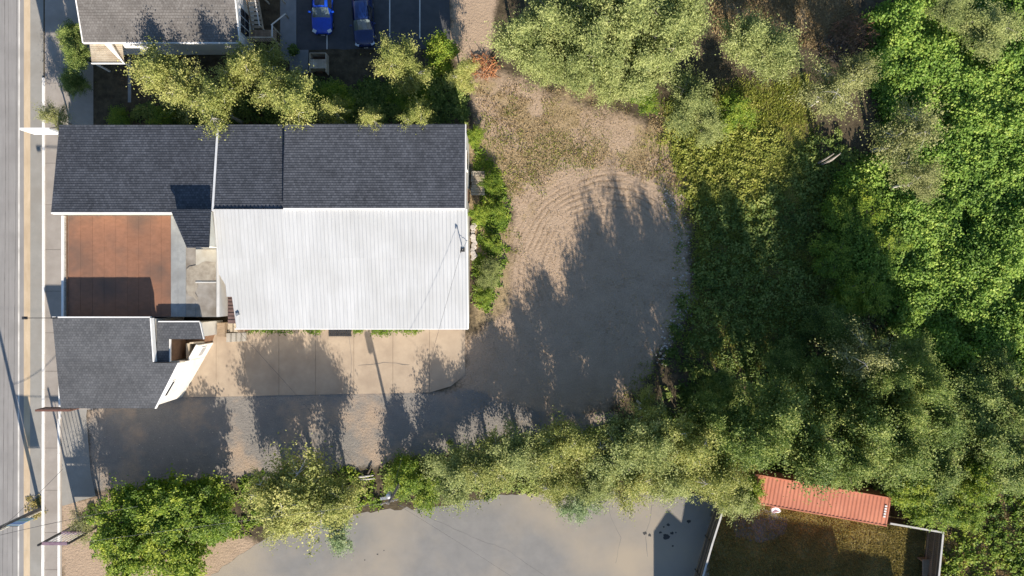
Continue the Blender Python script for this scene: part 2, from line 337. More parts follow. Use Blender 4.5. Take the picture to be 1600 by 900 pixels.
def ground_mat():
    m, t, b, N, L = nodes('ground_cover')
    g = N('ShaderNodeNewGeometry'); pos = g.outputs['Position']
    def noise(sc, det=6, rg=.65, vec=pos):
        n = N('ShaderNodeTexNoise'); n.inputs['Scale'].default_value = sc; n.inputs['Detail'].default_value = det; n.inputs['Roughness'].default_value = rg; L(vec, n.inputs['Vector']); return n.outputs[0]
    def two(sc, a, c, det=6, lo=.32, hi=.68):
        r = ramp(t, [(lo, a), (hi, c)]); L(noise(sc, det), r.inputs[0]); return r.outputs[0]
    def mix(f, a, c, mode='MIX'):
        x = N('ShaderNodeMixRGB'); x.blend_type = mode
        (L(f, x.inputs[0]) if not isinstance(f, float) else setattr(x.inputs[0], 'default_value', f)); L(a, x.inputs[1]); L(c, x.inputs[2]); return x.outputs[0]
    def weight(name, nsc=3.0, amp=.9):
        at = N('ShaderNodeAttribute'); at.attribute_name = name
        n = noise(nsc); mm = N('ShaderNodeMath'); mm.operation = 'MULTIPLY_ADD'; L(n, mm.inputs[0]); mm.inputs[1].default_value = amp; mm.inputs[2].default_value = -amp/2
        ad = N('ShaderNodeMath'); ad.operation = 'ADD'; L(at.outputs['Fac'], ad.inputs[0]); L(mm.outputs[0], ad.inputs[1])
        mr = N('ShaderNodeMapRange'); mr.inputs[1].default_value = .3; mr.inputs[2].default_value = .7; L(ad.outputs[0], mr.inputs[0]); return mr.outputs[0]
    soil = two(1.6, (.045,.036,.024), (.12,.095,.06))
    # tyre ruts: rings around the turning place
    cx, cy = P(952, 425)
    mp = N('ShaderNodeMapping'); mp.inputs['Location'].default_value = (-cx, -cy*1.0, 0); L(pos, mp.inputs[0])
    nv = N('ShaderNodeTexNoise'); nv.inputs['Scale'].default_value = .25; nv.inputs['Detail'].default_value = 3; L(pos, nv.inputs['Vector'])
    sx = N('ShaderNodeSeparateXYZ'); L(mp.outputs[0], sx.inputs[0])
    cb = N('ShaderNodeCombineXYZ'); L(sx.outputs[0], cb.inputs[0]); L(sx.outputs[1], cb.inputs[1])
    ln = N('ShaderNodeVectorMath'); ln.operation = 'LENGTH'; L(cb.outputs[0], ln.inputs[0])
    m1 = N('ShaderNodeMath'); m1.operation = 'MULTIPLY_ADD'; L(nv.outputs[0], m1.inputs[0]); m1.inputs[1].default_value = 1.2; L(ln.outputs['Value'], m1.inputs[2])
    m2 = N('ShaderNodeMath'); m2.operation = 'MULTIPLY'; L(m1.outputs[0], m2.inputs[0]); m2.inputs[1].default_value = 12.5
    m3 = N('ShaderNodeMath'); m3.operation = 'SINE'; L(m2.outputs[0], m3.inputs[0])
    band = ramp(t, [(0, (0,0,0)), (.36, (0,0,0)), (.54, (1,1,1)), (.76, (1,1,1)), (.86, (0,0,0))])
    md = N('ShaderNodeMath'); md.operation = 'DIVIDE'; L(m1.outputs[0], md.inputs[0]); md.inputs[1].default_value = 12.0; L(md.outputs[0], band.inputs[0])
    rut0 = N('ShaderNodeMath'); rut0.operation = 'MULTIPLY'; L(m3.outputs[0], rut0.inputs[0]); L(band.outputs[0], rut0.inputs[1])
    brk = ramp(t, [(.35, (0,0,0)), (.6, (1,1,1))]); L(noise(.6, 4), brk.inputs[0])
    dirv = N('ShaderNodeVectorMath'); dirv.operation = 'DOT_PRODUCT'; L(cb.outputs[0], dirv.inputs[0]); dirv.inputs[1].default_value = (-.4,.92,0)
    amr = N('ShaderNodeMapRange'); amr.inputs[1].default_value = -2.0; amr.inputs[2].default_value = 4.0; L(dirv.outputs['Value'], amr.inputs[0])
    rut1 = N('ShaderNodeMath'); rut1.operation = 'MULTIPLY'; L(rut0.outputs[0], rut1.inputs[0]); L(amr.outputs[0], rut1.inputs[1])
    rut = N('ShaderNodeMath'); rut.operation = 'MULTIPLY'; L(rut1.outputs[0], rut.inputs[0]); L(brk.outputs[0], rut.inputs[1])
    dirt = two(.8, (.34,.252,.178), (.43,.322,.228)); d2 = two(9, (.24,.172,.118), (.51,.385,.275), 4); dirt = mix(.38, dirt, d2)
    rr = ramp(t, [(.0, (.62,.60,.56)), (.30, (.92,.91,.89)), (.5, (1,1,1)), (1, (1.0,1.0,.99))]); mr = N('ShaderNodeMapRange'); mr.inputs[1].default_value = -1; L(rut.outputs[0], mr.inputs[0]); L(mr.outputs[0], rr.inputs[0])
    dirt = mix(1.0, dirt, rr.outputs[0], 'MULTIPLY')
    dry = two(1.3, (.22,.165,.08), (.41,.305,.19)); dry = mix(.5, dry, two(11, (.16,.125,.055), (.47,.355,.225), 3))
    green = two(1.4, (.10,.10,.022), (.25,.215,.065)); green = mix(.4, green, two(10, (.05,.06,.012), (.24,.22,.06), 3))
    lawn_c = two(2.5, (.11,.088,.03), (.24,.19,.07)); lawn_c = mix(.5, lawn_c, two(14, (.07,.055,.02), (.25,.19,.075), 3))
    grav = two(1.0, (.165,.152,.138), (.24,.22,.195)); grav = mix(.4, grav, two(16, (.12,.11,.10), (.33,.305,.27), 3))
    pat = ramp(t, [(.5, (0,0,0)), (.66, (.8,.8,.8))]); L(noise(.22, 5), pat.inputs[0]); grav = mix(pat.outputs[0], grav, dirt)
    c = mix(weight('green'), soil, green); c = mix(weight('lawn', 3, .4), c, lawn_c); c = mix(weight('dirt', 4, .7), c, dirt); c = mix(weight('gravel', 3, .8), c, grav); c = mix(weight('dry', 2.4, 1.2), c, dry)
    L(c, b.inputs['Base Color']); b.inputs['Roughness'].default_value = .95; b.inputs['Specular IOR Level'].default_value = .1
    h = N('ShaderNodeMath'); h.operation = 'MULTIPLY_ADD'; L(rut.outputs[0], h.inputs[0]); h.inputs[1].default_value = .11; L(noise(5, 8, .7), h.inputs[2])
    bp = N('ShaderNodeBump'); bp.inputs['Strength'].default_value = .75; bp.inputs['Distance'].default_value = .09; L(h.outputs[0], bp.inputs['Height']); L(bp.outputs[0], b.inputs['Normal'])
    return m
gm = fast_mesh('ground', np.stack([fx_, fy_, gz], -1), faces, ground_mat(), smooth=True)
for nm, wv in (('dirt', w_dirt), ('dry', w_dry), ('green', w_green), ('lawn', w_lawn), ('gravel', w_grav)):
    a = gm.attributes.new(nm, 'FLOAT', 'POINT'); a.data.foreach_set('value', wv.astype(np.float32))
tag(link('ground', gm), kind='structure')

# paved sheets -------------------------------------------------------
def sheet(name, poly, z, m, parent=None, th=None):
    mb = MB()
    if th: mb.prism(poly, z-th, z)
    else:
        ar = sum(poly[i][0]*poly[(i+1)%len(poly)][1]-poly[(i+1)%len(poly)][0]*poly[i][1] for i in range(len(poly)))
        mb.add([(x, y, z) for x, y in (poly if ar > 0 else poly[::-1])], [tuple(range(len(poly)))])
    o = link(name, mesh(name, mb, m), parent)
    if not parent: tag(o, kind='structure')
    return o
def jitter(poly, step=.6, amp=.15, seed=1):
    rg = random.Random(seed); out = []
    for i in range(len(poly)):
        a, b = poly[i], poly[(i+1)%len(poly)]; n = max(1, int(math.dist(a, b)/step))
        for k in range(n):
            t = k/n; j = amp if k else amp*.3
            out.append((a[0]+(b[0]-a[0])*t+rg.uniform(-j,j), a[1]+(b[1]-a[1])*t+rg.uniform(-j,j)))
    return out
def X(px): return (px-800)/18
def Y(py): return -(py-450)/18
Y0, Y1 = -70, 70
road = sheet('road', [(-62,Y0),(X(37),Y0),(X(38.5),Y1),(-62,Y1)], .006, M['road'])
sheet('gutter', [(X(36.5),Y0),(X(46),Y0),(X(47.5),0),(X(47.5),Y1),(X(37.5),Y1),(X(37.5),0)], .012, M['gutter'])
sheet('shoulder', [(X(45.5),Y0),(X(67),Y0),(X(68.5),Y1),(X(47),Y1)], .009, M['shoulder'])
ln = sheet('edge_line', [(X(26.5),Y0),(X(28.8),Y0),(X(32.6),Y1),(X(30.2),Y1)], .011, M['line'])
# painted kerbs in lengths
kb = thing('kerb', 'white painted kerb between the road shoulder and the pavement', 'kerb', (X(69),0,0))
yy = Y(122)
while yy > -40:
    L2 = 3.0; x = X(69 - max(0, (0-yy))*0.05)
    part(kb, 'kerb_stone', MB().box(x-.11, x+.11, yy-L2+.012, yy, -.05, .11), M['kerb']); yy -= L2
sheet('pavement', [(X(70),Y0),(X(97),Y0),(X(97),Y(640)),(X(146),Y(640)),(X(146),Y1),(X(70.5),Y1)], .02, M['sidewalk'])
for k, py in enumerate(range(-40, 960, 62)):
    if py in range(300, 660): continue
for py in (766, 700, 640, 580, 520, 455, 390, 320, 255, 190, 130, 832, 890):
    sheet('pavement_joint', [(X(70.5),Y(py)-.012),(X(95),Y(py)-.012),(X(95),Y(py)+.012),(X(70.5),Y(py)+.012)], .0225, M['seam'])
k2 = thing('kerb', 'white painted kerb between the pavement and the sign apron', 'kerb', (X(93),-20,0))
yy = Y(600)
while yy > -40:
    x = X(94.5) if yy > Y(640) else X(93); part(k2, 'kerb_stone', MB().box(x-.09, x+.09, yy-2.98, yy, -.05, .13), M['kerb']); yy -= 3
sheet('apron', [(X(95),Y(600)),(X(140),Y(600)),(X(135),Y(650)),(X(142),Y(740)),(X(150),Y(775)),(X(100),Y(790)),(X(95),Y(790))], .016, M['shoulder'])
# sandy concrete pad in slabs
pad_x = [286, 338, 383, 436, 493, 553, 614, 671, 727]
padg = tag(bpy.data.objects.new('concrete_pad', None), kind='structure'); COL.objects.link(padg)
for i in range(8):
    a, b = pad_x[i], pad_x[i+1]
    yb0 = 621 - (a-286)*.02; yb1 = 621 - (b-286)*.02
    for (ya, yb_, yc_) in ((508, yb0, yb1),):
        if i == 7: pl = [(a+.2,508),(b,508),(b,585),(b-22,603),(a+.2,yb0)]
        else: pl = [(a+.2,ya+.2),(b-.2,ya+.2),(b-.2,yc_-.3),(a+.2,yb_-.3)]
        sheet('slab', PP(pl), .05+random.uniform(-.006,.006), M['concrete_tan'], padg, th=.12)
# tar seams and cracks
def strip_line(name, pts, wd, z, m, seed=1, amp=.0):
    rg = random.Random(seed); L3 = []; R3 = []
    dense = []
    for a, b in zip(pts[:-1], pts[1:]):
        n = max(1, int(math.dist(P(*a), P(*b))/.5))
        for k in range(n): dense.append((P(*a)[0]+(P(*b)[0]-P(*a)[0])*k/n+rg.uniform(-amp,amp), P(*a)[1]+(P(*b)[1]-P(*a)[1])*k/n+rg.uniform(-amp,amp)))
    dense.append(P(*pts[-1]))
    for i in range(len(dense)):
        d = Vector(dense[min(i+1,len(dense)-1)])-Vector(dense[max(i-1,0)]); d.normalize(); q = wd*rg.uniform(.5,1.3)/2; p_ = Vector(dense[i])
        L3.append(tuple(p_+Vector((-d.y,d.x))*q)); R3.append(tuple(p_-Vector((-d.y,d.x))*q))
    mb = MB(); n = len(L3)
    mb.add([(x,y,z) for x,y in L3]+[(x,y,z) for x,y in R3], [(n+i,n+i+1,i+1,i) for i in range(n-1)])
    tag(link(name, mesh(name, mb, m)), kind='structure')
strip_line('tar_seam', [(7,-30),(9,250),(7,500),(4,930)], .05, .0095, M['tar'], 1, .01)
strip_line('tar_seam', [(26,-30),(25,300),(22,600),(19,930)], .05, .0095, M['tar'], 2, .01)
strip_line('tar_seam', [(13,-30),(14,400),(11,930)], .03, .0095, M['tar'], 3, .01)
strip_line('crack', [(625,789),(660,803),(700,822),(745,842),(790,858),(830,885),(860,905)], .03, .0105, M['tar'], 4, .05)
strip_line('crack', [(1018,790),(1015,815),(1008,840),(1012,870)], .04, .0105, M['tar'], 5, .05)
strip_line('crack', [(950,782),(955,810),(970,840),(962,880)], .03, .0105, M['tar'], 6, .05)
strip_line('crack', [(545,522),(550,560),(548,600)], .02, .058, M['tar'], 7, .03)
strip_line('crack', [(560,572),(600,566),(640,570)], .03, .058, M['tar'], 8, .06)
def blob(px, py, r, seed):
    rg = random.Random(seed); x, y = P(px, py)
    sheet('oil_stain', [(x+r*math.cos(a)*rg.uniform(.5,1.2), y+r*math.sin(a)*rg.uniform(.4,1.0)) for a in [k*.5 for k in range(12)]], .011+seed*.0003, M['oil'])
for k,(px,py,r) in enumerate(((1041,838,.32),(1050,833,.18),(1032,832,.15),(1008,833,.2),(1015,836,.18),(1076,815,.2),(1044,820,.16),(1051,853,.12),(1056,832,.1),(1037,823,.1),(590,866,.08),(600,860,.06),(570,875,.07))): blob(px,py,r,k)
# lower parking lot
sheet('parking_lot', jitter(PP([(300,1000),(330,898),(372,868),(420,838),(520,812),(600,797),(690,790),(800,772),(1020,768),(1122,776),(1112,850),(1092,1000)]), .5, .16, 4), .007, M['lot'])
# upper parking lot and path
sheet('upper_parking_lot', jitter(PP([(463,-60),(704,-60),(703,20),(704,74),(640,78),(463,77)]), .7, .06, 5), .007, M['lot_dark'])
for px, a, b in ((511,52,77),(609,-20,60),(656,-20,60),(560,-20,2)):
    sheet('bay_line', [(X(px)-.05,Y(b)),(X(px)+.05,Y(b)),(X(px)+.05,Y(a)),(X(px)-.05,Y(a))], .012, M['line'])
sheet('grey_path', PP([(438,-60),(463,-60),(463,78),(482,78),(482,115),(453,115),(453,96),(438,92)]), .03, M['path'], th=.08)
sheet('narrow_path', PP([(200,90),(205,90),(205,160),(200,160)]), .02, M['path'])

# ------------------------------------------------------------------ roofs
def clip(poly, y, keep_below):
    out = []
    for i in range(len(poly)):
        a, b = poly[i], poly[(i+1)%len(poly)]
        ia = (a[1] <= y) if keep_below else (a[1] >= y); ib = (b[1] <= y) if keep_below else (b[1] >= y)
        if ia: out.append(a)
        if ia != ib:
            t = (y-a[1])/(b[1]-a[1]); out.append((a[0]+(b[0]-a[0])*t, y))
    return out
def shingle_roof(t, name, poly, zf, m, down, row=.2, th=.16):
    """slab plus overlapping courses; down = -1 if the slope falls towards -y, +1 towards +y"""
    mb = MB().prism(poly, lambda x, y: zf(x, y)-th, lambda x, y: zf(x, y)-.006)
    ys = [p[1] for p in poly]; lo, hi = min(ys), max(ys)
    pieces = [poly]
    k0 = math.floor(lo/row); 
    for k in range(k0, math.ceil(hi/row)+1):
        y0, y1 = k*row, (k+1)*row
        c = clip(poly, y1, True)
        if len(c) > 2: c = clip(c, y0, False)
        if len(c) < 3: continue
        edge = y0 if down < 0 else y1
        vs = [(x, y, zf(x, y)+.016*(1-abs(y-edge)/row)) for x, y in c]
        ar = sum(c[i][0]*c[(i+1)%len(c)][1]-c[(i+1)%len(c)][0]*c[i][1] for i in range(len(c)))
        if abs(ar) < 1e-5: continue
        n = len(vs); mb.add(vs, [tuple(range(n)) if ar > 0 else tuple(range(n))[::-1]])
    return part(t, name, mb, m)

B = thing('commercial_building', 'long building with dark shingle, brown felt and white metal roofs', 'building', (-20,2,0))
XW = -36.08
# walls
part(B, 'wall', MB().prism([(XW+.12,12.7),(-23.45,12.7),(-23.45,6.0),(XW+.12,6.0)], 0, lambda x,y: 4.7+(12.7-y)*.141), M['cream_wall'])
part(B, 'wall', MB().prism([(-23.4,12.7),(-17.9,12.7),(-17.9,6.2),(-23.4,6.2)], 0, lambda x,y: 4.7+(12.7-y)*.141), M['cream_wall'])
part(B, 'wall', MB().prism([(-17.85,12.65),(-3.72,12.65),(-3.72,6.28),(-17.85,6.28)], 0, lambda x,y: 5.53+(12.65-y)*.0735), M['white_wall'])
part(B, 'wall', MB().prism([(-23.2,6.2),(-3.7,6.2),(-3.7,-3.05),(-22.2,-3.05),(-22.2,-.6),(-23.2,1.1)], 0, lambda x,y: 5.86-(6.2-y)*.20), M['white_wall'])
part(B, 'wall', MB().box(XW+.1, -23.5, -2.3, 5.95, 0, 4.36), M['cream_wall'])
# north-falling shingle roofs
r_nw = lambda x,y: 4.9+(13.0-y)*.141
shingle_roof(B, 'shingle_roof', [(XW,13.0),(XW,5.93),(-23.46,5.93),(-23.46,13.0)], r_nw, M['shingle_dark'], 1)
shingle_roof(B, 'shingle_roof', [(-23.3,13.0),(-23.3,6.12),(-17.86,6.12),(-17.86,13.0)], lambda x,y: r_nw(x,y)+.12, M['shingle_dark'], 1)
r_ne = lambda x,y: 5.72+(12.87-y)*.0735
shingle_roof(B, 'shingle_roof', [(-17.8,12.87),(-17.8,6.2),(-3.68,6.2),(-3.68,12.87)], r_ne, M['shingle_dark'], 1)
part(B, 'flashing', MB().prism([(-23.46,13.0),(-23.46,6.0),(-23.3,6.0),(-23.3,13.0)], lambda x,y: r_nw(x,y)-.3, lambda x,y: r_nw(x,y)+.17), M['white'])
part(B, 'rake_board', MB().prism([(-17.86,12.85),(-17.86,6.3),(-17.8,6.3),(-17.8,12.85)], lambda x,y: r_nw(x,y)+.05, lambda x,y: max(r_ne(x,y)-.02, r_nw(x,y)+.125)), M['shingle_dark'])
part(B, 'rake_board', MB().prism([(-3.68,12.87),(-3.68,6.2),(-3.60,6.2),(-3.60,12.87)], lambda x,y: r_ne(x,y)-.25, lambda x,y: r_ne(x,y)-.02), M['white'])
part(B, 'fascia', MB().box(XW, -26.4, 5.80, 5.93, 5.55, 5.90), M['white'])
part(B, 'fascia', MB().box(-23.3, -17.0, 6.03, 6.118, 5.80, 5.985), M['white'])
part(B, 'ridge_cap', MB().box(-17.8, -3.66, 6.12, 6.22, 6.10, 6.225), M['white'])
# tower with shed roof
tz = lambda x,y: 6.5+(6.09-y)*.2326
tower = [(-26.45,6.09),(-23.32,6.09),(-23.17,3.08),(-24.84,3.08)]
shingle_roof(B, 'tower_roof', tower, tz, M['shingle_dark'], 1, th=.12)
part(B, 'tower_wall', MB().prism([(-26.2,5.95),(-23.42,5.95),(-23.30,3.2),(-24.8,3.2)], 4.4, lambda x,y: tz(x,y)-.13), M['cream_wall'])
# white metal roof: sheets with raised ribs, two rows
rm = lambda y: 6.06-(6.2-y)*.20
def rib_sheet(x0, wdt, ya, yb, dz):
    """corrugated sheet from the upper edge ya to the lower edges yb(x)"""
    xs = []; n = 3; p = wdt/n
    for k in range(n):
        s0 = x0+k*p
        xs += [(s0,0), (s0+p*.55,0), (s0+p*.66,.038), (s0+p*.89,.038)]
    xs.append((x0+wdt,0)); mb = MB(); vs = []
    for x, z in xs:
        ye = yb(x); vs += [(x, ya, rm(ya)+z+dz), (x, ye, rm(ye)+z+dz)]
    fs = [(2*i, 2*i+1, 2*i+3, 2*i+2) for i in range(len(xs)-1)]
    return mb.add(vs, fs)
def yend(x):
    if x > -22.42: return -3.29
    if x > -22.85: return -.70
    return 1.15+(-.70-1.15)*min(1, max(0, (x+23.3)/.9))
x = -23.32
while x < -3.6:
    wd = min(.9, -3.56-x)
    if wd < .2: break
    part(B, 'roof_sheet', rib_sheet(x, wd, 2.45, yend, 0), M['metal_white'])
    part(B, 'roof_sheet', rib_sheet(x, wd, 6.15, lambda q: 2.36, .02), M['metal_white'])
    x += .9
part(B, 'eave_trim', MB().box(-22.4, -3.55, -3.36, -3.27, rm(-3.29)-.18, rm(-3.29)-.004), M['white'])
part(B, 'rake_board', MB().prism([(-3.56,6.15),(-3.56,-3.3),(-3.50,-3.3),(-3.50,6.15)], lambda x,y: rm(y)-.2, lambda x,y: rm(y)+.03), M['white'])
part(B, 'roof_vent', MB().obox((-22.05,-2.12,rm(-2.12)+.09), (.26,.22,.18), .5), M['steel'])
# brown lower roof
mb = MB(); 
for i in range(14):
    y0 = 1.15-i*.29; mb.box(-23.3, -22.15, y0-.29, y0-.06, 3.26, 3.30+.004*(i%2)); mb.box(-23.3, -22.15, y0-.06, y0, 3.26, 3.335)
part(B, 'brown_metal_roof', mb, M['metal_brown'])
part(B, 'wall', MB().box(-23.28, -22.22, -2.85, 1.0, 0, 3.25), M['cream_wall'])
# flat roof between the wings
DZ = 4.5
dk = part(B, 'flat_roof', MB().box(XW, -23.55, -2.32, 5.84, 4.37, DZ-.004), M['felt_grey'])
xs = [107,126,145,163,181,199,217,235,252,267]
for i in range(9):
    a, b = P(xs[i],0,DZ)[0], P(xs[i+1],0,DZ)[0]
    part(dk, 'felt_strip', MB().box(a+.007, b-.007, -2.3, 5.8, DZ-.003, DZ+.018+.004*(i%2)), M['felt_brown'])
part(dk, 'tar_joint', MB().box(P(107,0,DZ)[0], P(267,0,DZ)[0], -2.3, 5.8, DZ-.003, DZ+.003), M['seam'])
part(dk, 'gravel_strip', MB().box(XW+.17, P(106.4,0,DZ)[0], -2.3, 5.8, DZ-.003, DZ+.02), M['gravel_roof'])
part(dk, 'drip_board', MB().box(P(104.5,0,DZ)[0], P(106.6,0,DZ)[0], -2.3, 5.8, DZ+.0, DZ+.09), M['wood_brown'])
part(dk, 'grey_strip', MB().box(-27.35, -26.82, -2.3, 5.8, DZ-.003, DZ+.014), M['felt_grey'])
part(dk, 'grey_strip', MB().box(-26.79, -26.2, -2.3, 5.8, DZ-.003, DZ+.014), M['felt_grey'])
part(dk, 'tan_strip', MB().box(-26.17, -25.4, -2.3, 4.4, DZ-.003, DZ+.014), M['felt_tan'])
part(dk, 'tan_strip', MB().box(-25.37, -23.6, -2.3, .38, DZ-.003, DZ+.014), M['felt_tan'])
part(dk, 'pale_slab', MB().box(-25.37, -23.6, .5, 3.1, DZ-.003, DZ+.05), M['slab_pale'])
st_ = jitter([(-26.1,1.5),(-25.2,1.9),(-24.6,2.15),(-23.75,2.1),(-23.75,.55),(-25.3,.55),(-25.3,-1.0),(-25.9,-.6),(-26.15,.6)],.3,.12,9)
part(dk, 'dust_stain', MB().add([(x,y,DZ+.054) for x,y in st_[::-1]],[tuple(range(len(st_)))]), M['dust'])
part(dk, 'slab_kerb', MB().box(-25.37, -23.6, .40, .50, DZ-.003, DZ+.10), M['white_wall'])
part(B, 'parapet', MB().box(XW-.02, XW+.15, -2.3, 5.8, 4.3, DZ+.14), M['white'])
part(B, 'parapet', MB().box(-23.58, -23.34, -2.3, 3.0, 3.2, DZ+.35), M['white_wall'])
# south wing
zs = lambda x,y: 5.9-(-2.35-y)*.158
south = [(-35.98,-2.35),(-28.35,-2.35),(-28.40,-5.92),(-26.42,-5.92),(-28.56,-9.62),(-36.07,-9.62)]
shingle_roof(B, 'south_roof', south, zs, M['shingle_grey'], -1)
sw = [(-35.85,-2.45),(-28.45,-2.45),(-28.50,-5.98),(-26.60,-5.98),(-28.62,-9.45),(-35.92,-9.45)]
part(B, 'south_wall', MB().prism(sw, 0, lambda x,y: zs(x,y)-.165), M['white_wall'])
part(B, 'fascia', MB().box(-36.0, -28.33, -2.34, -2.24, 5.66, 5.91), M['white'])
part(B, 'rake_board', MB().prism([(-28.34,-2.36),(-28.27,-2.36),(-28.31,-5.85),(-28.39,-5.85)], lambda x,y: zs(x,y)-.5, lambda x,y: zs(x,y)+.02), M['white'])
dxy = Vector((2.14,3.70)).normalized()
part(B, 'rake_board', MB().prism([(-28.56,-9.64),(-28.48,-9.64),(-26.34,-5.92),(-26.42,-5.92)], lambda x,y: zs(x,y)-.17, lambda x,y: zs(x,y)+.02), M['white'])
zl = lambda x,y: 5.1+(-.0)+(y+2.7)*.078
low = [(-28.26,-2.72),(-24.85,-2.72),(-24.58,-4.07),(-27.35,-4.07),(-27.35,-5.90),(-28.30,-5.90)]
shingle_roof(B, 'south_roof', low, zl, M['shingle_grey'], -1)
part(B, 'fascia', MB().box(-28.1, -24.85, -2.71, -2.62, 4.92, 5.125), M['white'])
part(B, 'fascia', MB().bar((-24.80,-2.7,5.02), (-24.53,-4.07,4.92), .06, .2), M['white'])
part(B, 'porch_trim', MB().box(-27.35,-27.28,-5.88,-4.07,4.65,4.86), M['white'])
part(B, 'south_wall', MB().prism([(-28.3,-2.8),(-25.1,-2.8),(-25.1,-3.95),(-28.3,-3.95)], 0, 4.82), M['white_wall'])
part(B, 'south_wall', MB().box(-28.3,-27.5,-5.9,-3.95,0,4.68), M['wood_brown'])
# porch well
part(B, 'porch_floor', MB().prism([(-27.5,-5.95),(-26.72,-5.95),(-26.02,-4.75),(-25.75,-3.95),(-27.5,-3.95)],0,1.6), M['wood_brown'])
for i in range(8):
    bx0 = -27.45+i*.19; part(B, 'floor_board', MB().box(bx0,bx0+.175,max(-5.9,-5.9+(bx0+.175+26.8)*1.75),-4.0,1.602,1.63), M['wood_brown'])
part(B, 'porch_rail', MB().box(-27.0,-26.72,-5.85,-4.6,1.6,2.75), M['wood_pale'])
part(B, 'porch_rail', MB().box(-26.71,-25.98,-4.62,-4.50,1.6,2.75), M['wood_pale'])
part(B, 'porch_rail', MB().box(-27.38,-26.3,-5.96,-5.84,4.5,4.62), M['wood_pale'])
c0 = Vector((-26.62,-5.98)); c1 = c0 + dxy*1.42
nrm = Vector((dxy.y,-dxy.x))
hw = [tuple(c0), tuple(c1), tuple(c1-nrm*.14), tuple(c0-nrm*.14)]
part(B, 'half_wall', MB().prism(hw, 0, 2.9), M['white_wall'])
part(B, 'wall_cap', MB().prism([tuple(c0+nrm*.04), tuple(c1+nrm*.04), tuple(c1-nrm*.18), tuple(c0-nrm*.18)], 2.902, 2.95), M['white'])
# vent and narrow window in the slanting wall
def on_wall(s, z, ln, ht, out=.03, a0=Vector((-28.62,-9.45))):
    a = a0 + dxy*s + nrm*out; b = a + dxy*ln
    return [(a.x,a.y,z),(b.x,b.y,z),(b.x,b.y,z+ht),(a.x,a.y,z+ht)]
def wall_panel(s, z, ln, ht, out, dep=.05):
    q = on_wall(s, z, ln, ht, out); mb = MB(); n3 = Vector((nrm.x,nrm.y,0))*dep
    return mb.add(q + [tuple(Vector(p)-n3) for p in q], [(0,1,2,3),(7,6,5,4),(0,4,5,1),(1,5,6,2),(2,6,7,3),(3,7,4,0)])
wn = part(B, 'window', wall_panel(.75, 3.55, 1.5, .5, .05), M['white'])
part(wn, 'pane', wall_panel(.83, 3.62, 1.34, .36, .06), M['glass'])
vt = part(B, 'vent', wall_panel(4.25, 1.1, .95, .9, .05), M['white'])
for k in range(5): part(vt, 'slat', wall_panel(4.32, 1.18+k*.16, .81, .10, .07, .03), M['steel'])
# entry steps beside the porch
part(B, 'landing', MB().box(-24.95,-24.3,-4.15,-2.95,0,1.55), M['wood'])
for i in range(4): part(B, 'step', MB().box(-24.3+i*.33,-24.3+(i+1)*.33-.03,-4.6,-3.85,0,1.2-i*.3), M['concrete'])
for i in range(3): part(B, 'deck_plank', MB().box(-24.25+i*.5,-24.25+i*.5+.42,-3.75,-2.95,1.0,1.06), M['wood_pale'])
part(B, 'post', MB().box(-23.05,-22.88,-3.75,-3.0,0,1.9), M['wood'])
part(B, 'post', MB().box(-22.45,-22.3,-3.6,-3.2,0,1.9), M['wood_brown'])
part(B, 'awning', MB().box(-22.9,-21.9,-3.35,-3.06,2.55,2.62), M['white'])
# doors and windows of the walls that face the yard
for xx in (-18.5,-14.0,-9.5):
    f = part(B, 'window', MB().box(xx, xx+1.3, -3.12, -3.04, 1.1, 2.2), M['white']); part(f, 'pane', MB().box(xx+.08, xx+1.22, -3.14, -3.10, 1.18, 2.12), M['glass'])
d = part(B, 'door', MB().box(-6.5,-5.5,-3.11,-3.03,.05,2.1), M['steel']); part(d, 'handle', MB().box(-5.65,-5.6,-3.16,-3.11,1.0,1.12), M['black'])
f = part(B, 'window', MB().box(-3.74,-3.66,9.6,11.2,2.6,4.0), M['white']); part(f, 'pane', MB().box(-3.70,-3.635,9.7,11.1,2.7,3.9), M['glass'])
d = part(B, 'door', MB().box(-3.72,-3.66,7.3,8.3,.1,2.2), M['wood_brown']); part(d, 'handle', MB().box(-3.66,-3.60,7.4,7.47,1.05,1.15), M['black'])

# ------------------------------------------------------------------ house in the north west
H = thing('white_house', 'white house with weathered brown-grey shingle roof and side stair', 'house', (-28.5,27,0))
zh = lambda x,y: 3.65+(y-20.05)*.29
shingle_roof(H, 'roof', [(-34.95,20.05),(-22.25,20.05),(-22.25,27.5),(-34.95,27.5)], zh, M['shingle_brown'], -1, row=.22)
shingle_roof(H, 'roof', [(-34.95,27.5),(-22.25,27.5),(-22.25,35),(-34.95,35)], lambda x,y: 5.81-(y-27.5)*.29, M['shingle_brown'], 1, row=.22)
part(H, 'wall', MB().add([(-34.7,20.25,0),(-22.4,20.25,0),(-22.4,34.8,0),(-34.7,34.8,0),(-34.7,20.25,3.5),(-22.4,20.25,3.5),(-22.4,34.8,3.5),(-34.7,34.8,3.5),(-34.7,27.5,5.62),(-22.4,27.5,5.62)],
   [(0,1,5,4),(2,3,7,6),(1,2,6,9,5),(3,0,4,8,7),(4,5,9,8),(6,7,8,9)]), M['white'])
part(H, 'gutter_board', MB().box(-34.97,-22.23,19.95,20.06,3.48,3.63), M['white'])
part(H, 'rake_board', MB().prism([(-22.25,20.0),(-22.16,20.0),(-22.16,27.5),(-22.25,27.5)], lambda x,y: zh(x,y)-.18, lambda x,y: zh(x,y)+.02), M['white'])
part(H, 'rake_board', MB().prism([(-35.04,20.0),(-34.95,20.0),(-34.95,27.5),(-35.04,27.5)], lambda x,y: zh(x,y)-.18, lambda x,y: zh(x,y)+.02), M['white'])
wd = part(H, 'window', MB().box(-22.42,-22.34,21.0,23.2,1.25,3.2), M['white'])
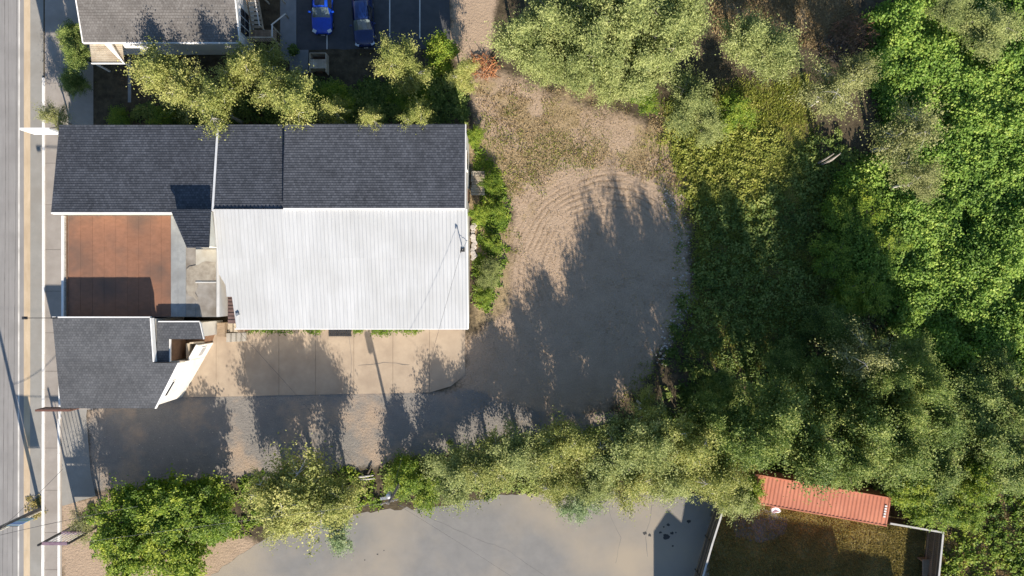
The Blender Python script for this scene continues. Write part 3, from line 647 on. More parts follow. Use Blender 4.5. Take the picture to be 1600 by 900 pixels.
for i in range(3):
    for j in range(2):
        part(wd, 'pane', MB().box(-22.36,-22.32,21.08+i*.71,21.08+i*.71+.62,1.33+j*.93,1.33+j*.93+.84), M['glass'])
part(H, 'meter_box', MB().box(-31.3,-30.8,19.95,20.25,1.3,1.8), M['white'])
# porch with slatted roof and white side panel
xa, ya = P(142,97,2.5); xb, yb = P(194,64,2.5)
for i in range(11):
    y0 = 18.72+i*.15
    part(H, 'porch_slat', MB().box(-35.0,-32.3,y0,y0+.12,2.40+i*.03,2.45+i*.03), M['wood_pale'])
part(H, 'porch_panel', MB().prism([(-32.28,18.65),(-32.22,18.65),(-33.1,20.2),(-33.6,20.2)], 2.35, lambda x,y: 2.5+(y-18.65)*.55), M['white'])
for x_ in (-34.9,-32.4): part(H, 'porch_post', MB().box(x_-.06,x_+.06,18.75,18.87,0,2.4), M['white'])
part(H, 'porch_beam', MB().box(-35.02,-32.25,18.66,18.74,2.28,2.5), M['white'])
# stair, landing and rails on the east side
SX0 = -22.2
part(H, 'landing', MB().box(-22.2,-20.0,20.9,21.9,1.28,1.36), M['wood'])
for i in range(12):
    part(H, 'landing_board', MB().box(-22.18+i*.182,-22.18+i*.182+.165,20.9,21.9,1.362,1.385), M['wood'])
for i in range(9):
    part(H, 'tread', MB().box(-22.0,-21.15,22.0+i*.30,22.0+i*.30+.25,1.45+i*.17,1.50+i*.17), M['wood_pale'])
part(H, 'stringer', MB().bar((-22.05,21.9,1.35),(-22.05,24.7,2.95), .06,.25), M['wood'])
part(H, 'stringer', MB().bar((-21.1,21.9,1.35),(-21.1,24.7,2.95), .06,.25), M['wood_pale'])
part(H, 'rail', MB().bar((-21.08,21.9,2.3),(-21.08,24.7,3.9), .09,.06), M['white_wall'])
part(H, 'rail', MB().bar((-22.1,20.92,2.3),(-20.0,20.92,2.3), .11,.06), M['wood_pale'])
part(H, 'rail', MB().bar((-20.02,20.9,2.3),(-20.02,21.95,2.3), .11,.06), M['white_wall'])
part(H, 'rail', MB().bar((-20.1,21.95,2.3),(-19.35,23.4,1.0), .09,.06), M['white_wall'])
part(H, 'upper_landing', MB().box(-22.2,-19.6,24.7,26.6,2.9,3.0), M['wood_pale'])
part(H, 'rail', MB().bar((-21.1,24.6,3.95),(-19.6,24.6,3.95), .1,.06), M['white_wall'])
part(H, 'rail', MB().bar((-19.62,24.6,3.95),(-19.62,26.6,3.95), .1,.06), M['white_wall'])
for (x_, y_, h_) in ((-20.05,20.95,2.3),(-22.1,20.95,2.3),(-20.05,21.9,2.3),(-19.38,23.4,1.0),(-21.08,24.65,3.95),(-19.65,24.65,3.95),(-19.65,26.5,3.95),(-21.1,21.95,2.3)):
    part(H, 'post', MB().box(x_-.05,x_+.05,y_-.05,y_+.05,0,h_), M['wood_pale'])
for i in range(10): part(H, 'baluster', MB().box(-21.95+i*.19,-21.92+i*.19,20.90,20.94,1.37,2.28), M['wood_pale'])
for i in range(5): part(H, 'baluster', MB().box(-20.04,-20.0,21.05+i*.18,21.08+i*.18,1.37,2.28), M['wood_pale'])

# ------------------------------------------------------------------ house south of the yard (its shadow falls into the picture)
Q = thing('grey_house', 'grey gabled house south of the fenced yard', 'house', (*P(1260,1150), 0))
gx0, gxm, gx1 = X(1074), X(1104), X(1134); gyN = Y(1058)
part(Q, 'wall', MB().add([(gx0,gyN,0),(gx1,gyN,0),(gx1,gyN-9,0),(gx0,gyN-9,0),(gx0,gyN,5.66),(gx1,gyN,5.66),(gx1,gyN-9,5.66),(gx0,gyN-9,5.66),(gxm,gyN,6.5),(gxm,gyN-9,6.5)],
    [(1,0,4,8,5),(3,2,6,9,7),(0,3,7,4),(2,1,5,6),(4,7,9,8),(6,5,8,9)]), M['white_wall'])
ct = math.atan2(-.17,1)
def Qblock(px0, py0, px1, py1, h, dep, hr):
    a = Vector((X(px0),Y(py0))); b = Vector((X(px1),Y(py1))); d_ = (b-a).normalized(); n_ = Vector((d_.y,-d_.x))*dep
    pl = [tuple(a), tuple(b), tuple(b+n_), tuple(a+n_)]
    part(Q, 'wall', MB().prism(pl, 0, h-.2), M['white_wall']); part(Q, 'roof', MB().prism(pl, h-.198, h), M['shingle_grey'])
Qblock(1136, 1064, 1366, 1104, 7.0, 7.5, 0)
Qblock(1368, 1097, 1445, 1110, 6.0, 7.5, 0)

# ------------------------------------------------------------------ vegetation
def leaves(rng, C, size, tone, up=.5, lng=1.5, droop=0.0):
    """one diamond leaf spray per centre C; size and tone are arrays"""
    n = len(C)
    nv = rng.normal(size=(n,3)); nv /= np.linalg.norm(nv,axis=1)[:,None]; nv[:,2] = np.abs(nv[:,2])+up; nv += np.array(sun_to)*.75; nv /= np.linalg.norm(nv,axis=1)[:,None]
    a = rng.normal(size=(n,3)); a[:,2] -= droop; a -= nv*(a*nv).sum(1)[:,None]; a /= np.linalg.norm(a,axis=1)[:,None]+1e-9
    b = np.cross(nv, a); s = size[:,None]
    V = np.empty((n,4,3)); V[:,0] = C-a*s*lng*.5; V[:,1] = C+b*s*.5; V[:,2] = C+a*s*lng*.5; V[:,3] = C-b*s*.5
    V[:,1] -= nv*s*.12; V[:,3] -= nv*s*.12
    return V.reshape(-1,3), np.arange(4*n).reshape(n,4), tone
KIND = {  # leaves per crown, leaf size, clusters and their spread, up bias, elongation, bark, lobes, crown base, droop, flatness
 'birch':  dict(n=13500, s=.096, cl=140, cr=.36, up=.15, lng=1.7, bark='bark_pale', lobes=7, z0=.30, droop=.7, flat=.9),
 'willow': dict(n=19000, s=.088, cl=190, cr=.38, up=.15, lng=2.0, bark='bark_grey', lobes=9, z0=.18, droop=.6, flat=.9),
 'maple':  dict(n=17000, s=.135, cl=230, cr=.30, up=.4, lng=1.25, bark='bark_dark', lobes=10, z0=.12, droop=.1, flat=1.0, st=1.1),
 'dense':  dict(n=19000, s=.105, cl=220, cr=.36, up=.25, lng=1.4, bark='bark_dark', lobes=8, z0=.16, droop=.2, flat=1.0, st=1.2),
 'dry':    dict(n=9000, s=.09, cl=120, cr=.34, up=.15, lng=1.6, bark='bark_pale', lobes=6, z0=.30, droop=.5, flat=.85, st=1.8),
 'poplar': dict(n=8000, s=.13, cl=130, cr=.33, up=.15, lng=1.3, bark='bark_pale', lobes=5, z0=.12, droop=.3, flat=.9),
 'shrub':  dict(n=9000, s=.15, cl=150, cr=.40, up=.35, lng=1.4, bark='bark_dark', lobes=7, z0=.06, droop=.1, flat=1.0, st=1.2),
}
PROTO = {}
def crown_proto(kind, v):
    """unit crown: radius 3 m, height 8 m; returns (trunk mesh, crown mesh)"""
    if (kind, v) in PROTO: return PROTO[(kind, v)]
    K = KIND[kind]; rng = np.random.default_rng(1000+hash_(kind)*31+v*7)
    H, Rr = 8.0, 3.0; z0 = K['z0']*H; zc = (z0+H)/2; hz = (H-z0)/2
    lob = []
    for i in range(K['lobes']):
        a = 2*math.pi*(i/K['lobes'])+rng.uniform(-.5,.5); rr = rng.uniform(.30,.66)*Rr if i else .05
        zz = zc + rng.uniform(-.45,.50)*hz*(1-.35*rr/Rr) + (.25*hz if i == 0 else 0)
        lr = rng.uniform(.34,.56)*Rr
        if kind in ('birch','willow','dense','dry'):
            zf = max(0, (zz-z0)/(H-z0)); rr *= 1.25-.75*zf; lr *= 1.12-.42*zf
        lob.append((rr*math.cos(a), rr*math.sin(a), zz, lr, lr*rng.uniform(.8,1.25)*K['flat']))
    if kind in ('birch','willow','dense','dry'): lob.append((rng.uniform(-.2,.2), rng.uniform(-.2,.2), H-1.25, .62, 1.15))
    ncl = K['cl']; cl = []
    while len(cl) < ncl:
        l = lob[rng.integers(len(lob))]; d = rng.normal(size=3); d /= np.linalg.norm(d); q = rng.uniform(0,1)**.4
        p = np.array([l[0]+d[0]*l[3]*q, l[1]+d[1]*l[3]*q, l[2]+d[2]*l[4]*q])
        if p[2] < z0*.8 or p[2] > H: continue
        if kind == 'birch' and rng.random() < .3: p[2] -= .4
        cl.append(p)
    cl = np.array(cl); tt = MB()
    # trunk, limbs to the lobes, twigs to a part of the clusters
    lean = rng.uniform(-.3,.3,2); top = Vector((lean[0],lean[1],H*.82))
    sp = [Vector((0,0,-.15)), Vector((lean[0]*.2,lean[1]*.2,H*.22)), Vector((lean[0]*.7+rng.uniform(-.15,.15),lean[1]*.7,H*.5)), top]
    tt.tube(sp, [.20,.155,.10,.03], 7)
    def spine(t):
        t = max(0, min(2.999, t*3)); i = int(t); return sp[i].lerp(sp[i+1], t-i)
    ends = []
    for l in lob:
        s0 = spine(max(.12, min(.85, (l[2]-.9-l[3]*.5)/(H*.85)))); e = Vector((l[0],l[1],l[2]+l[4]*.35)); mid = s0.lerp(e,.5)+Vector((0,0,-.12)); 
        tt.tube([s0,mid,e],[.075,.05,.018],5,False); ends.append((mid,e))
    for i in range(0, ncl, 2 if kind in ('dry','birch') else 4):
        c = Vector(cl[i]); m_, e_ = min(ends, key=lambda q: min((q[0]-c).length,(q[1]-c).length)); s0 = m_ if (m_-c).length < (e_-c).length else e_
        tt.tube([s0, s0.lerp(c,.5)+Vector((0,0,.08)), c],[.026,.018,.006],4,False)
    per = K['n']//ncl
    rad = cl - np.array([0,0,zc*.75]); rad[:,2] *= .5; rad /= np.linalg.norm(rad,axis=1)[:,None]+1e-6
    rad = rad + rng.normal(0,.35,rad.shape); rad /= np.linalg.norm(rad,axis=1)[:,None]
    al = rng.normal(size=(ncl,per))*K['cr']*K.get('st',1.5)*rng.uniform(.6,1.3,(ncl,1))
    off = rng.normal(size=(ncl,per,3))*K['cr']*.58*rng.uniform(.7,1.3,(ncl,1,1)) + rad[:,None,:]*al[:,:,None]
    if K['droop'] > .4: off[:,:,2] -= np.abs(rng.normal(size=(ncl,per)))*.22
    C = (cl[:,None,:]+off).reshape(-1,3); C[:,2] = np.maximum(C[:,2], .1)
    tone = np.clip(np.repeat(rng.normal(.5,.20,ncl),per)+rng.normal(0,.15,len(C)),0,1)
    Vv,F,tn = leaves(rng, C, K['s']*rng.uniform(.6,1.35,len(C)), tone, K['up'], K['lng'], K['droop'])
    pr = (mesh(kind+'_trunk', tt, M[K['bark']], True), fast_mesh(kind+'_crown', Vv, F, M[kind], tn))
    PROTO[(kind, v)] = pr; return pr
def hash_(s): return sum((i+1)*ord(c) for i, c in enumerate(s)) % 997
TC = [0]
NAMES = dict(birch='birch_tree', willow='willow_tree', maple='maple_tree', dense='broadleaf_tree', dry='sparse_birch_tree', poplar='poplar_sapling', shrub='shrub')
def tree(kind, px, py, rpx, H, label, group=None, zs=None):
    TC[0] += 1; rg = random.Random(TC[0]*13+5)
    tm, cm = crown_proto(kind, (TC[0]*7) % 4)
    hc = .62*H; x, y = P(px, py, hc); r = rpx*(CAMH-hc)/FPX
    t = thing(NAMES[kind], label, 'shrub' if kind == 'shrub' else 'tree', (x, y, 0), group, rg.uniform(-.8,.8))
    s = r/(2.72 if kind in ('birch','willow','dense','dry') else 3.05); sx, sy = rg.uniform(.88,1.14)*rg.choice((-1,1)), rg.uniform(.88,1.14)
    for nm, me in (('trunk', tm), ('crown', cm)):
        o = link(nm, me, t); o.scale = (s*sx, s*sy, H/8.0)
    return t
T = tree
g = 'birches along the north wall'
T('birch',252,118,50,6.0,'birch with full pale crown beside the white house wall')
T('birch',343,170,50,7.6,'birch whose crown overhangs the dark shingle roof near the white flashing')
T('birch',378,110,40,5.9,'slim birch with pale stems standing by the stair of the white house')
T('birch',412,102,40,5.4,'birch beside the stair landing of the white house')
T('birch',472,170,50,7.6,'yellow-green birch overhanging the step in the dark shingle roof')
T('birch',432,142,38,6.4,'smaller birch between two birches behind the dark shingle roof')
T('birch',298,150,36,5.8,'birch between the white house wall and the dark roof, with a low crown')
T('birch',522,174,26,6.4,'small birch beside the yellow-green birch above the dark roof')
T('birch',622,98,36,7.0,'birch crown in front of the dark blue car')
T('birch',645,112,32,6.6,'birch leaning over the edge of the dark parking lot')
T('birch',652,186,25,7.6,'small birch tip overhanging the dark roof near its east end')
T('birch',580,192,21,7.4,'narrow birch tip overhanging the middle of the dark roof')
T('shrub',688,82,32,4.6,'bright green broadleaf shrub at the corner of the upper parking lot')
T('birch',722,118,24,5.4,'low pale birch beside the orange brush pile')
T('shrub',640,148,34,3.0,'dark shaded shrub behind the dark roof under the birches')
T('shrub',520,150,36,2.4,'low shaded shrub north of the dark shingle roof')
g = 'willow thicket north of the clearing'
for px,py,r,h in ((812,62,44,8.0),(858,36,52,8.6),(925,70,58,8.8),(985,28,62,9.2),(1045,58,52,8.6),(1000,104,46,7.4),(900,108,40,6.6),(845,96,38,6.4),(930,8,56,9.4),(1062,5,48,9.0),(958,124,38,5.8)):
    T('willow',px,py,r,h,'pale grey-green willow in the dense clump north of the dirt clearing',g)
T('willow',1172,62,40,6.6,'willow on the west side of the round crown by the brown brush')
T('willow',1206,84,46,7.0,'round pale willow next to the dead brown brush')
T('willow',1078,160,44,4.6,'low soft willow at the edge of the dirt clearing')
T('willow',1105,196,30,3.4,'low olive willow shrub in the green grass')
T('shrub',1145,172,34,3.0,'bright green shrub between willow and green grass')
T('shrub',1010,150,28,2.6,'dark green shrub under the willow clump')
T('dry',1305,140,52,8.0,'birch with bare grey stems below its crown')
T('dry',1335,118,32,7.2,'birch leaning over the leafy thicket beside the brown brush')
T('dry',1418,216,58,8.6,'sparse grey-branched birch rising out of the thicket')
T('dry',1432,282,36,7.2,'small dry birch beside the sparse grey-branched birch')
T('willow',1550,45,44,3.6,'soft pale willow above the leafy thicket')
T('willow',1490,8,32,3.6,'pale willow with bare branches over the thicket')
g = 'shaded broadleaf trees east of the clearing'
for px,py,r,h in ((1335,325,46,2.6),(1385,385,44,2.6),(1300,400,42,2.4),(1345,460,48,2.8)):
    T('maple',px,py,r,h,'dark shaded broadleaf bush tree between the grassy slope and the thicket',g)
T('dense',1432,602,44,9.4,'tall tree added for shade at the bright thicket corner of the shaded wood')  # this tree and the next are added to widen the wood's shade northwards
T('dense',1385,588,42,9.0,'tall tree added for shade behind the sparse pale-branched tree of the wood')
T('dry',1352,560,54,8.6,'sparse tree with pale bare branches in the middle of the shaded wood')
g = 'trees of the wood above the red container'
for px,py,r,h in ((1215,650,58,8.8),(1165,690,52,9.6),(1270,700,60,10.0),(1345,662,56,9.2),(1405,640,44,9.6),(1400,705,54,8.6),(1452,655,46,8.4),(1530,620,50,4.6),(1540,690,56,5.2),(1590,650,50,4.6),(1470,735,50,5.2),(1330,720,44,8.4),(1590,735,46,4.8),(1285,605,46,5.2),(1130,615,40,4.0),(1235,570,38,3.4),(1300,510,38,3.2),(1420,560,40,4.6),(1560,580,36,3.6)):
    T('dense',px,py,r,h,{1215:'tall dark tree at the edge of the wood by the shaded hollow',1165:'tall tree where the wood meets the pale tree row',1270:'tall tree right behind the middle of the red container',
       1330:'tree squeezed between two tall trees just behind the red container',1285:'shaded tree behind the two tallest trees of the wood',1130:'shaded tree beside the dirt clearing where the wood begins',
       1235:'low shaded tree on the hollow side of the wood',1300:'small shaded tree standing in the dark hollow',1420:'small shaded tree next to the sparse pale-branched tree',1560:'low tree at the foot of the bright thicket'}.get(px,'broadleaf tree in the closed wood north of the red container'),g)
T('maple',1455,785,42,4.6,'bright green tree beside the corner of the yard fence')
T('maple',1500,800,34,4.0,'bright green bush tree outside the yard fence corner')
T('maple',1420,760,34,5.0,'green tree at the end of the red container')
T('maple',1530,750,40,5.4,'green tree behind the yard fence at the edge of the wood')
g = 'willows between the driveway and the lower parking lot'
ORD = ('first','second','third','fourth','fifth','sixth','seventh','eighth','ninth','tenth')
for k,(px,py,r,h) in enumerate(((715,742,46,4.4),(765,728,44,4.4),(812,710,44,4.8),(862,708,48,5.6),(915,692,48,6.4),(968,700,50,7.4),(1022,690,50,8.8),(1078,695,54,9.6))):
    T('birch' if k in (1,3,4,7) else 'willow',px,py,r,h,'pale tree, %s from the wooden utility pole along the driveway side of the row'%ORD[k],g)
for k,(px,py,r,h) in enumerate(((868,758,36,4.6),(930,754,38,5.2),(985,752,40,5.6),(1046,752,42,6.4),(1118,745,46,7.6),(1150,775,36,5.0))):
    T('willow' if k%2 else 'birch',px,py,r,h,'pale tree edging the lower lot, %s of the line that starts near the silvery poplar'%ORD[k],g)
T('birch',1010,640,30,6.8,'slender birch leaning out of the row towards the shaded dirt clearing')
T('dense',1105,650,42,8.4,'dark tree joining the tree row to the closed wood')
T('maple',1168,768,30,4.2,'yellow-green tree covering the end of the red container')
T('poplar',905,792,34,4.4,'silvery green poplar overhanging the lower parking lot')
T('poplar',530,838,30,4.0,'silvery green poplar shoot at the edge of the lower parking lot')
T('shrub',628,748,36,3.2,'bright yellow-green shrub at the foot of the wooden utility pole')
T('shrub',668,765,30,2.6,'yellow shrub between utility pole and tree row')
T('birch',478,778,68,6.2,'large birch with pale limbs between driveway and lower parking lot')
T('birch',428,770,46,5.6,'birch between the maple and the large pale-limbed birch')
T('birch',530,782,42,5.8,'birch beside the gap with the fallen logs')
T('birch',440,815,40,5.6,'low birch overhanging the lower parking lot')
T('maple',200,815,62,4.6,'bright green maple nearest the empty sign cabinet')
T('maple',262,790,64,5.0,'tall bright green maple beside the gravel driveway')
T('maple',262,858,62,5.0,'bright green maple over the sandy edge of the lower lot')
T('maple',325,800,54,4.6,'bright green maple next to the birches')
T('maple',190,868,46,5.6,'low bright green maple over the sandy verge')
T('dry',140,815,30,3.4,'small dry shrub tree behind the empty sign cabinet')
T('dense',120,85,27,3.4,'leafy garden bush in front of the white house')
T('dense',112,55,22,3.2,'rounded garden bush at the corner of the white house')
T('dense',112,128,22,2.6,'shaded garden bush below the porch')
T('dry',84,184,24,3.6,'small dry tree by the pavement beside the dark roof corner')
T('shrub',182,190,26,1.8,'low hedge shrub against the dark roof eave')
T('shrub',250,186,26,1.8,'shaded hedge shrub under the birch against the dark roof eave')
g = 'weeds along the east wall'
T('shrub',768,285,18,1.6,'green weed shrub beside the plank pile')
T('shrub',777,328,17,1.5,'green weed shrub at the middle of the east wall strip')
T('shrub',747,335,18,2.6,'dark green bush against the east wall')
T('shrub',770,380,15,1.3,'weed shrub next to the pale rubble')
T('willow',764,428,21,1.3,'pale weed shrub by the white roof corner')
T('shrub',758,462,14,1.1,'bright green weed by the end of the white roof')
T('shrub',742,212,15,1.8,'small bright bush at the north east roof corner')

# leafy carpets ------------------------------------------------------
def carpet(name, poly, n, hf, size, m, label, cat, seed, up=.7, depth=.5, edge=.8, tone_sc=3.0):
    rng = np.random.default_rng(seed); pl = np.array(poly); lo, hi = pl.min(0)-.6, pl.max(0)+.6
    # single plants, each a small dome of leaves
    per = 26; m_pl = n//per; q = rng.uniform(lo, hi, (m_pl*3, 2)); dq = sdist(q[:,0], q[:,1], poly) + (fbm(q[:,0],q[:,1],1.6,seed)-.5)*edge*2
    kq = dq < 0; q = q[kq][:m_pl]; dq = dq[kq][:m_pl]
    lump = fbm(q[:,0],q[:,1],2.8,seed+5,3); hole = fbm(q[:,0],q[:,1],3.2,seed+23,2)
    hp = hf*(.22+.92*lump)*rng.uniform(.62,1.2,len(q))*np.clip(-dq/1.2+.35,.3,1)*np.where(hole < .33,.35,1)
    rp = np.clip(.16+.13*hp,.16,.52)*rng.uniform(.7,1.3,len(q))
    ip = rng.integers(len(q), size=n); of = rng.normal(size=(n,2))*rp[ip][:,None]; c = q[ip]+of
    rr2 = (of**2).sum(1)/rp[ip]**2
    z = np.maximum(hp[ip]*(1-.10*np.minimum(rr2,6)) - rng.exponential(depth*.7, n), .06)
    tp = rng.normal(0,.13,len(q))[ip]
    tone = np.clip(.16+.72*fbm(c[:,0],c[:,1],tone_sc,seed+3)-.02+tp+rng.normal(0,.13,len(c)),0,1)
    V,F,tn = leaves(rng, np.column_stack([c,z]), size*rng.uniform(.6,1.35,len(c)), tone, up, 1.35)
    tag(link(name, fast_mesh(name, V, F, m, tn)), label, cat, kind='stuff')
carpet('leafy_thicket', PP([(1365,15),(1440,-20),(1640,-30),(1660,600),(1560,590),(1500,600),(1440,540),(1380,480),(1330,420),(1310,320),(1320,260),(1395,230),(1370,90)],1.8), 185000, 2.4, .155, M['thicket'], 'bright green broadleaf thicket along the far edge', 'thicket', 5, .45, .28)
carpet('shaded_undergrowth', PP([(1095,330),(1180,320),(1245,290),(1255,190),(1330,190),(1350,270),(1430,300),(1450,480),(1400,560),(1300,590),(1120,610),(1050,590),(1075,480),(1085,400)],.5), 36000, 1.0, .15, M['dense'], 'dark green undergrowth in the shade of the wood', 'undergrowth', 6, .7, .25, 2.6)
carpet('woodland_undergrowth', PP([(1040,600),(1300,560),(1640,570),(1640,770),(1480,800),(1400,780),(1190,740),(1040,690)],.5), 26000, 1.4, .2, M['dense'], 'undergrowth beneath the closed wood', 'undergrowth', 7, .7, .3)
carpet('north_undergrowth', PP([(195,165),(330,150),(480,120),(560,130),(700,110),(725,150),(728,190),(600,192),(190,190)],.3), 24000, .9, .15, M['dense'], 'dark weeds behind the dark shingle roof', 'undergrowth', 8, .7, .2, 1.0)
carpet('east_weeds', PP([(738,205),(762,250),(785,270),(792,340),(788,420),(770,490),(742,480),(742,430),(750,340),(752,300),(740,250)],.2), 7000, .55, .13, M['shrub'], 'low weeds along the east wall', 'weeds', 9, .6, .15, .8)
carpet('wall_weeds', PP([(360,509),(420,509),(505,509),(505,518),(440,519),(360,518)],.1), 1500, .35, .10, M['shrub'], 'weeds at the foot of the white roof eave near the steps', 'weeds', 10, .6, .1, .25)
carpet('wall_weeds', PP([(552,509),(670,509),(670,518),(640,520),(552,518)],.1), 1700, .35, .10, M['shrub'], 'weeds at the foot of the white roof eave beside the black pallet', 'weeds', 11, .6, .1, .25)
carpet('tree_row_undergrowth', PP([(590,735),(700,700),(850,690),(1000,650),(1120,650),(1190,740),(1110,775),(800,770),(690,785),(600,775)],.3), 22000, .9, .15, M['dense'], 'weeds under the tree row beside the lower lot', 'undergrowth', 12, .6, .25, 1.2)
carpet('corner_undergrowth', PP([(1480,800),(1540,770),(1640,770),(1640,920),(1480,920)],.3), 9000, .8, .16, M['shrub'], 'mixed weeds outside the yard fence', 'weeds', 14, .6, .2, 1.5)
carpet('slope_weeds', PP([(1050,190),(1120,150),(1180,190),(1260,200),(1300,290),(1160,330),(1080,300)],.3), 15000, .5, .13, M['grass_green'], 'bright green weeds in the sunny grass by the clearing', 'weeds', 15, .5, .15, 2.6)
carpet('verge_weeds', PP([(150,770),(400,745),(580,740),(600,790),(400,820),(330,860),(150,870)],.2), 12000, .6, .14, M['maple'], 'weeds beneath the maples and birches by the driveway', 'weeds', 16, .6, .2, 1.0)

# grass blades ------------------------------------------------------
def grass(name, dens, n, hgt, m, label, seed, bounds, wdt=.045):
    rng = np.random.default_rng(seed); (x0,y0),(x1,y1) = bounds
    c = rng.uniform((x0,y0),(x1,y1),(n,2)); pr = dens(c[:,0],c[:,1]); c = c[rng.random(n) < pr]
    k = len(c); a = rng.uniform(0,6.28,k); ln = hgt*rng.uniform(.5,1.4,k); tilt = rng.uniform(.3,1.1,k)
    d = np.column_stack([np.cos(a),np.sin(a)]); s = np.column_stack([-d[:,1],d[:,0]])*wdt*rng.uniform(.6,1.4,k)[:,None]
    V = np.zeros((k,3,3)); V[:,0,:2] = c-s; V[:,1,:2] = c+s; V[:,2,:2] = c+d*(ln*np.sin(tilt))[:,None]; V[:,2,2] = ln*np.cos(tilt); V[:,:2,2] = -.03
    tone = np.clip(fbm(c[:,0],c[:,1],1.3,seed)*.7+.15+rng.normal(0,.15,k),0,1)
    tag(link(name, fast_mesh(name, V.reshape(-1,3), np.arange(3*k).reshape(k,3), m, tone)), label, 'grass', kind='stuff')
def inpoly(poly, soft=.6, lo=0, hi=1, sc=1.2, thr=.35):
    return lambda x,y: np.clip(.5-sdist(x,y,poly)/soft,0,1)*np.clip((fbm(x,y,sc,55)-thr)*5,lo,hi)
grass('dry_grass', inpoly(drygrass,1.0,0,.55,1.8,.42), 60000, .13, M['grass_dry'], 'dry tan grass around the north of the dirt clearing', 61, (P(720,320),P(1090,100)))
grass('olive_tufts', inpoly(PP([(740,130),(960,150),(1060,190),(1100,330),(1080,420),(1050,300),(960,250),(850,290),(800,440),(770,330)]),1.2,0,.6,1.6,.52), 60000, .14, M['grass_green'], 'olive grass tufts scattered over the dry grass', 62, (P(720,440),P(1110,110)))
grass('green_grass', inpoly(PP([(1040,160),(1130,130),(1260,120),(1280,240),(1300,340),(1340,480),(1180,580),(1060,560),(1090,430),(1080,330),(1055,260)]),1.0,.25,1,1.5,.3), 90000, .3, M['grass_green'], 'green grass on the slope between clearing and wood', 63, (P(1030,600),P(1350,110)))
grass('yard_grass', inpoly(lawn,.3,.5,1,1.2,.3), 70000, .16, M['grass_lawn'], 'yellowed grass in the fenced yard', 64, (P(1095,960),P(1485,780)))
grass('rough_grass', inpoly(rough_se,.6,.3,1,1.2,.3), 22000, .28, M['grass_dry'], 'rough dry grass outside the yard fence', 65, (P(1470,960),P(1640,760)))
grass('brown_grass', inpoly(dirt_ne,.6,.3,1,1.2,.3), 26000, .28, M['grass_dry'], 'dry brown grass between the willows and the dead brush', 66, (P(1090,95),P(1350,-30)))

grass('straw_litter', inpoly(dirt_poly,1.0,.05,.8,1.4,.35), 26000, .13, M['grass_dry'], 'dry straw bits strewn over the dirt clearing', 67, (P(700,680),P(1090,100)), .03)
grass('edge_tufts', inpoly(PP([(1030,210),(1075,300),(1100,400),(1095,480),(1050,580),(990,640),(965,620),(1030,540),(1058,450),(1055,380),(1035,300),(1005,230)]),.9,.1,.8,1.0,.4), 16000, .24, M['grass_green'], 'ragged grass tufts along the rim of the dirt clearing', 68, (P(950,650),P(1110,200)))
def clods(name, pts, n, spread, smin, smax, m, label, cat, seed):
    rg = random.Random(seed); mb = MB()
    for i in range(n):
        k = rg.randrange(len(pts)-1); t = rg.random(); a, b = P(*pts[k]), P(*pts[k+1]); s_ = rg.uniform(smin, smax)*rg.random()**.5
        x, y = a[0]+(b[0]-a[0])*t+rg.gauss(0,spread), a[1]+(b[1]-a[1])*t+rg.gauss(0,spread); z = .02
        mb.add([(x-s_,y-s_*.7,z-.06),(x+s_,y-s_*.8,z-.06),(x+s_*.9,y+s_*.7,z-.06),(x-s_*.8,y+s_,z-.06),(x+rg.uniform(-.3,.3)*s_,y+rg.uniform(-.3,.3)*s_,z+s_*.9)],[(0,1,4),(1,2,4),(2,3,4),(3,0,4)])
    solid(name, mb, m, label, cat, None, 'stuff')
clods('earth_clods', [(1040,300),(1062,360),(1070,430),(1062,500),(1030,560)], 420, .45, .05, .16, M['stone'], 'clods and stones along the rim of the dirt clearing', 'stones', 71)
clods('pebbles', [(800,300),(830,420),(900,380),(960,300),(1000,420),(920,560),(820,600),(400,690),(160,690),(700,650)], 900, 2.2, .025, .06, M['stone'], 'small pebbles scattered over dirt and gravel', 'stones', 72)

# dead brush piles ---------------------------------------------------
def brush(name, px, py, r, n, m, label, seed, hh=.9):
    rg = random.Random(seed); cx, cy = P(px,py); mb = MB()
    for i in range(n):
        a = rg.uniform(0,6.28); q = r*math.sqrt(rg.random()); p = Vector((cx+q*math.cos(a)*1.2, cy+q*math.sin(a), rg.uniform(.02,hh)*(1-.6*q/r)))
        d = Vector((rg.uniform(-1,1),rg.uniform(-1,1),rg.uniform(-.25,.45)))*rg.uniform(.3,.8); e = p+d; e.z = max(.02,e.z)
        mb.tube([p, p.lerp(e,.5)+Vector((0,0,rg.uniform(-.05,.1))), e],[.03,.02,.008],3,False)
    solid(name, mb, m, label, 'brush pile')
brush('brush_pile', 755, 105, 1.05, 260, M['brush_orange'], 'orange dead brush at the end of the tan track', 3, .6)
brush('brush_pile', 1330, 58, 1.7, 520, M['brush_brown'], 'brown dead brush pile beside the leafy thicket', 4, 1.3)
brush('brush_pile', 1300, 78, 1.2, 220, M['bark_dark'], 'dark dead brush at the foot of the brown brush pile', 5, .9)
for i,(a,b,r) in enumerate((((560,745),(584,742),.09),((563,749),(586,747),.07),((575,740),(582,726),.08))):
    q0 = Vector((*P(*a),.1)); q1 = Vector((*P(*b),.14))
    solid('fallen_log', MB().tube([q0,q0.lerp(q1,.5)+Vector((0,0,.03)),q1],[r,r*.9,r*.6],7), M['bark_pale'] if i<2 else M['bark_dark'], ('longer pale fallen log in the gap of the tree row','shorter pale fallen log in the gap of the tree row','dark fallen branch beside the pale logs')[i], 'log')
tb = Vector((*P(1282,258),0))
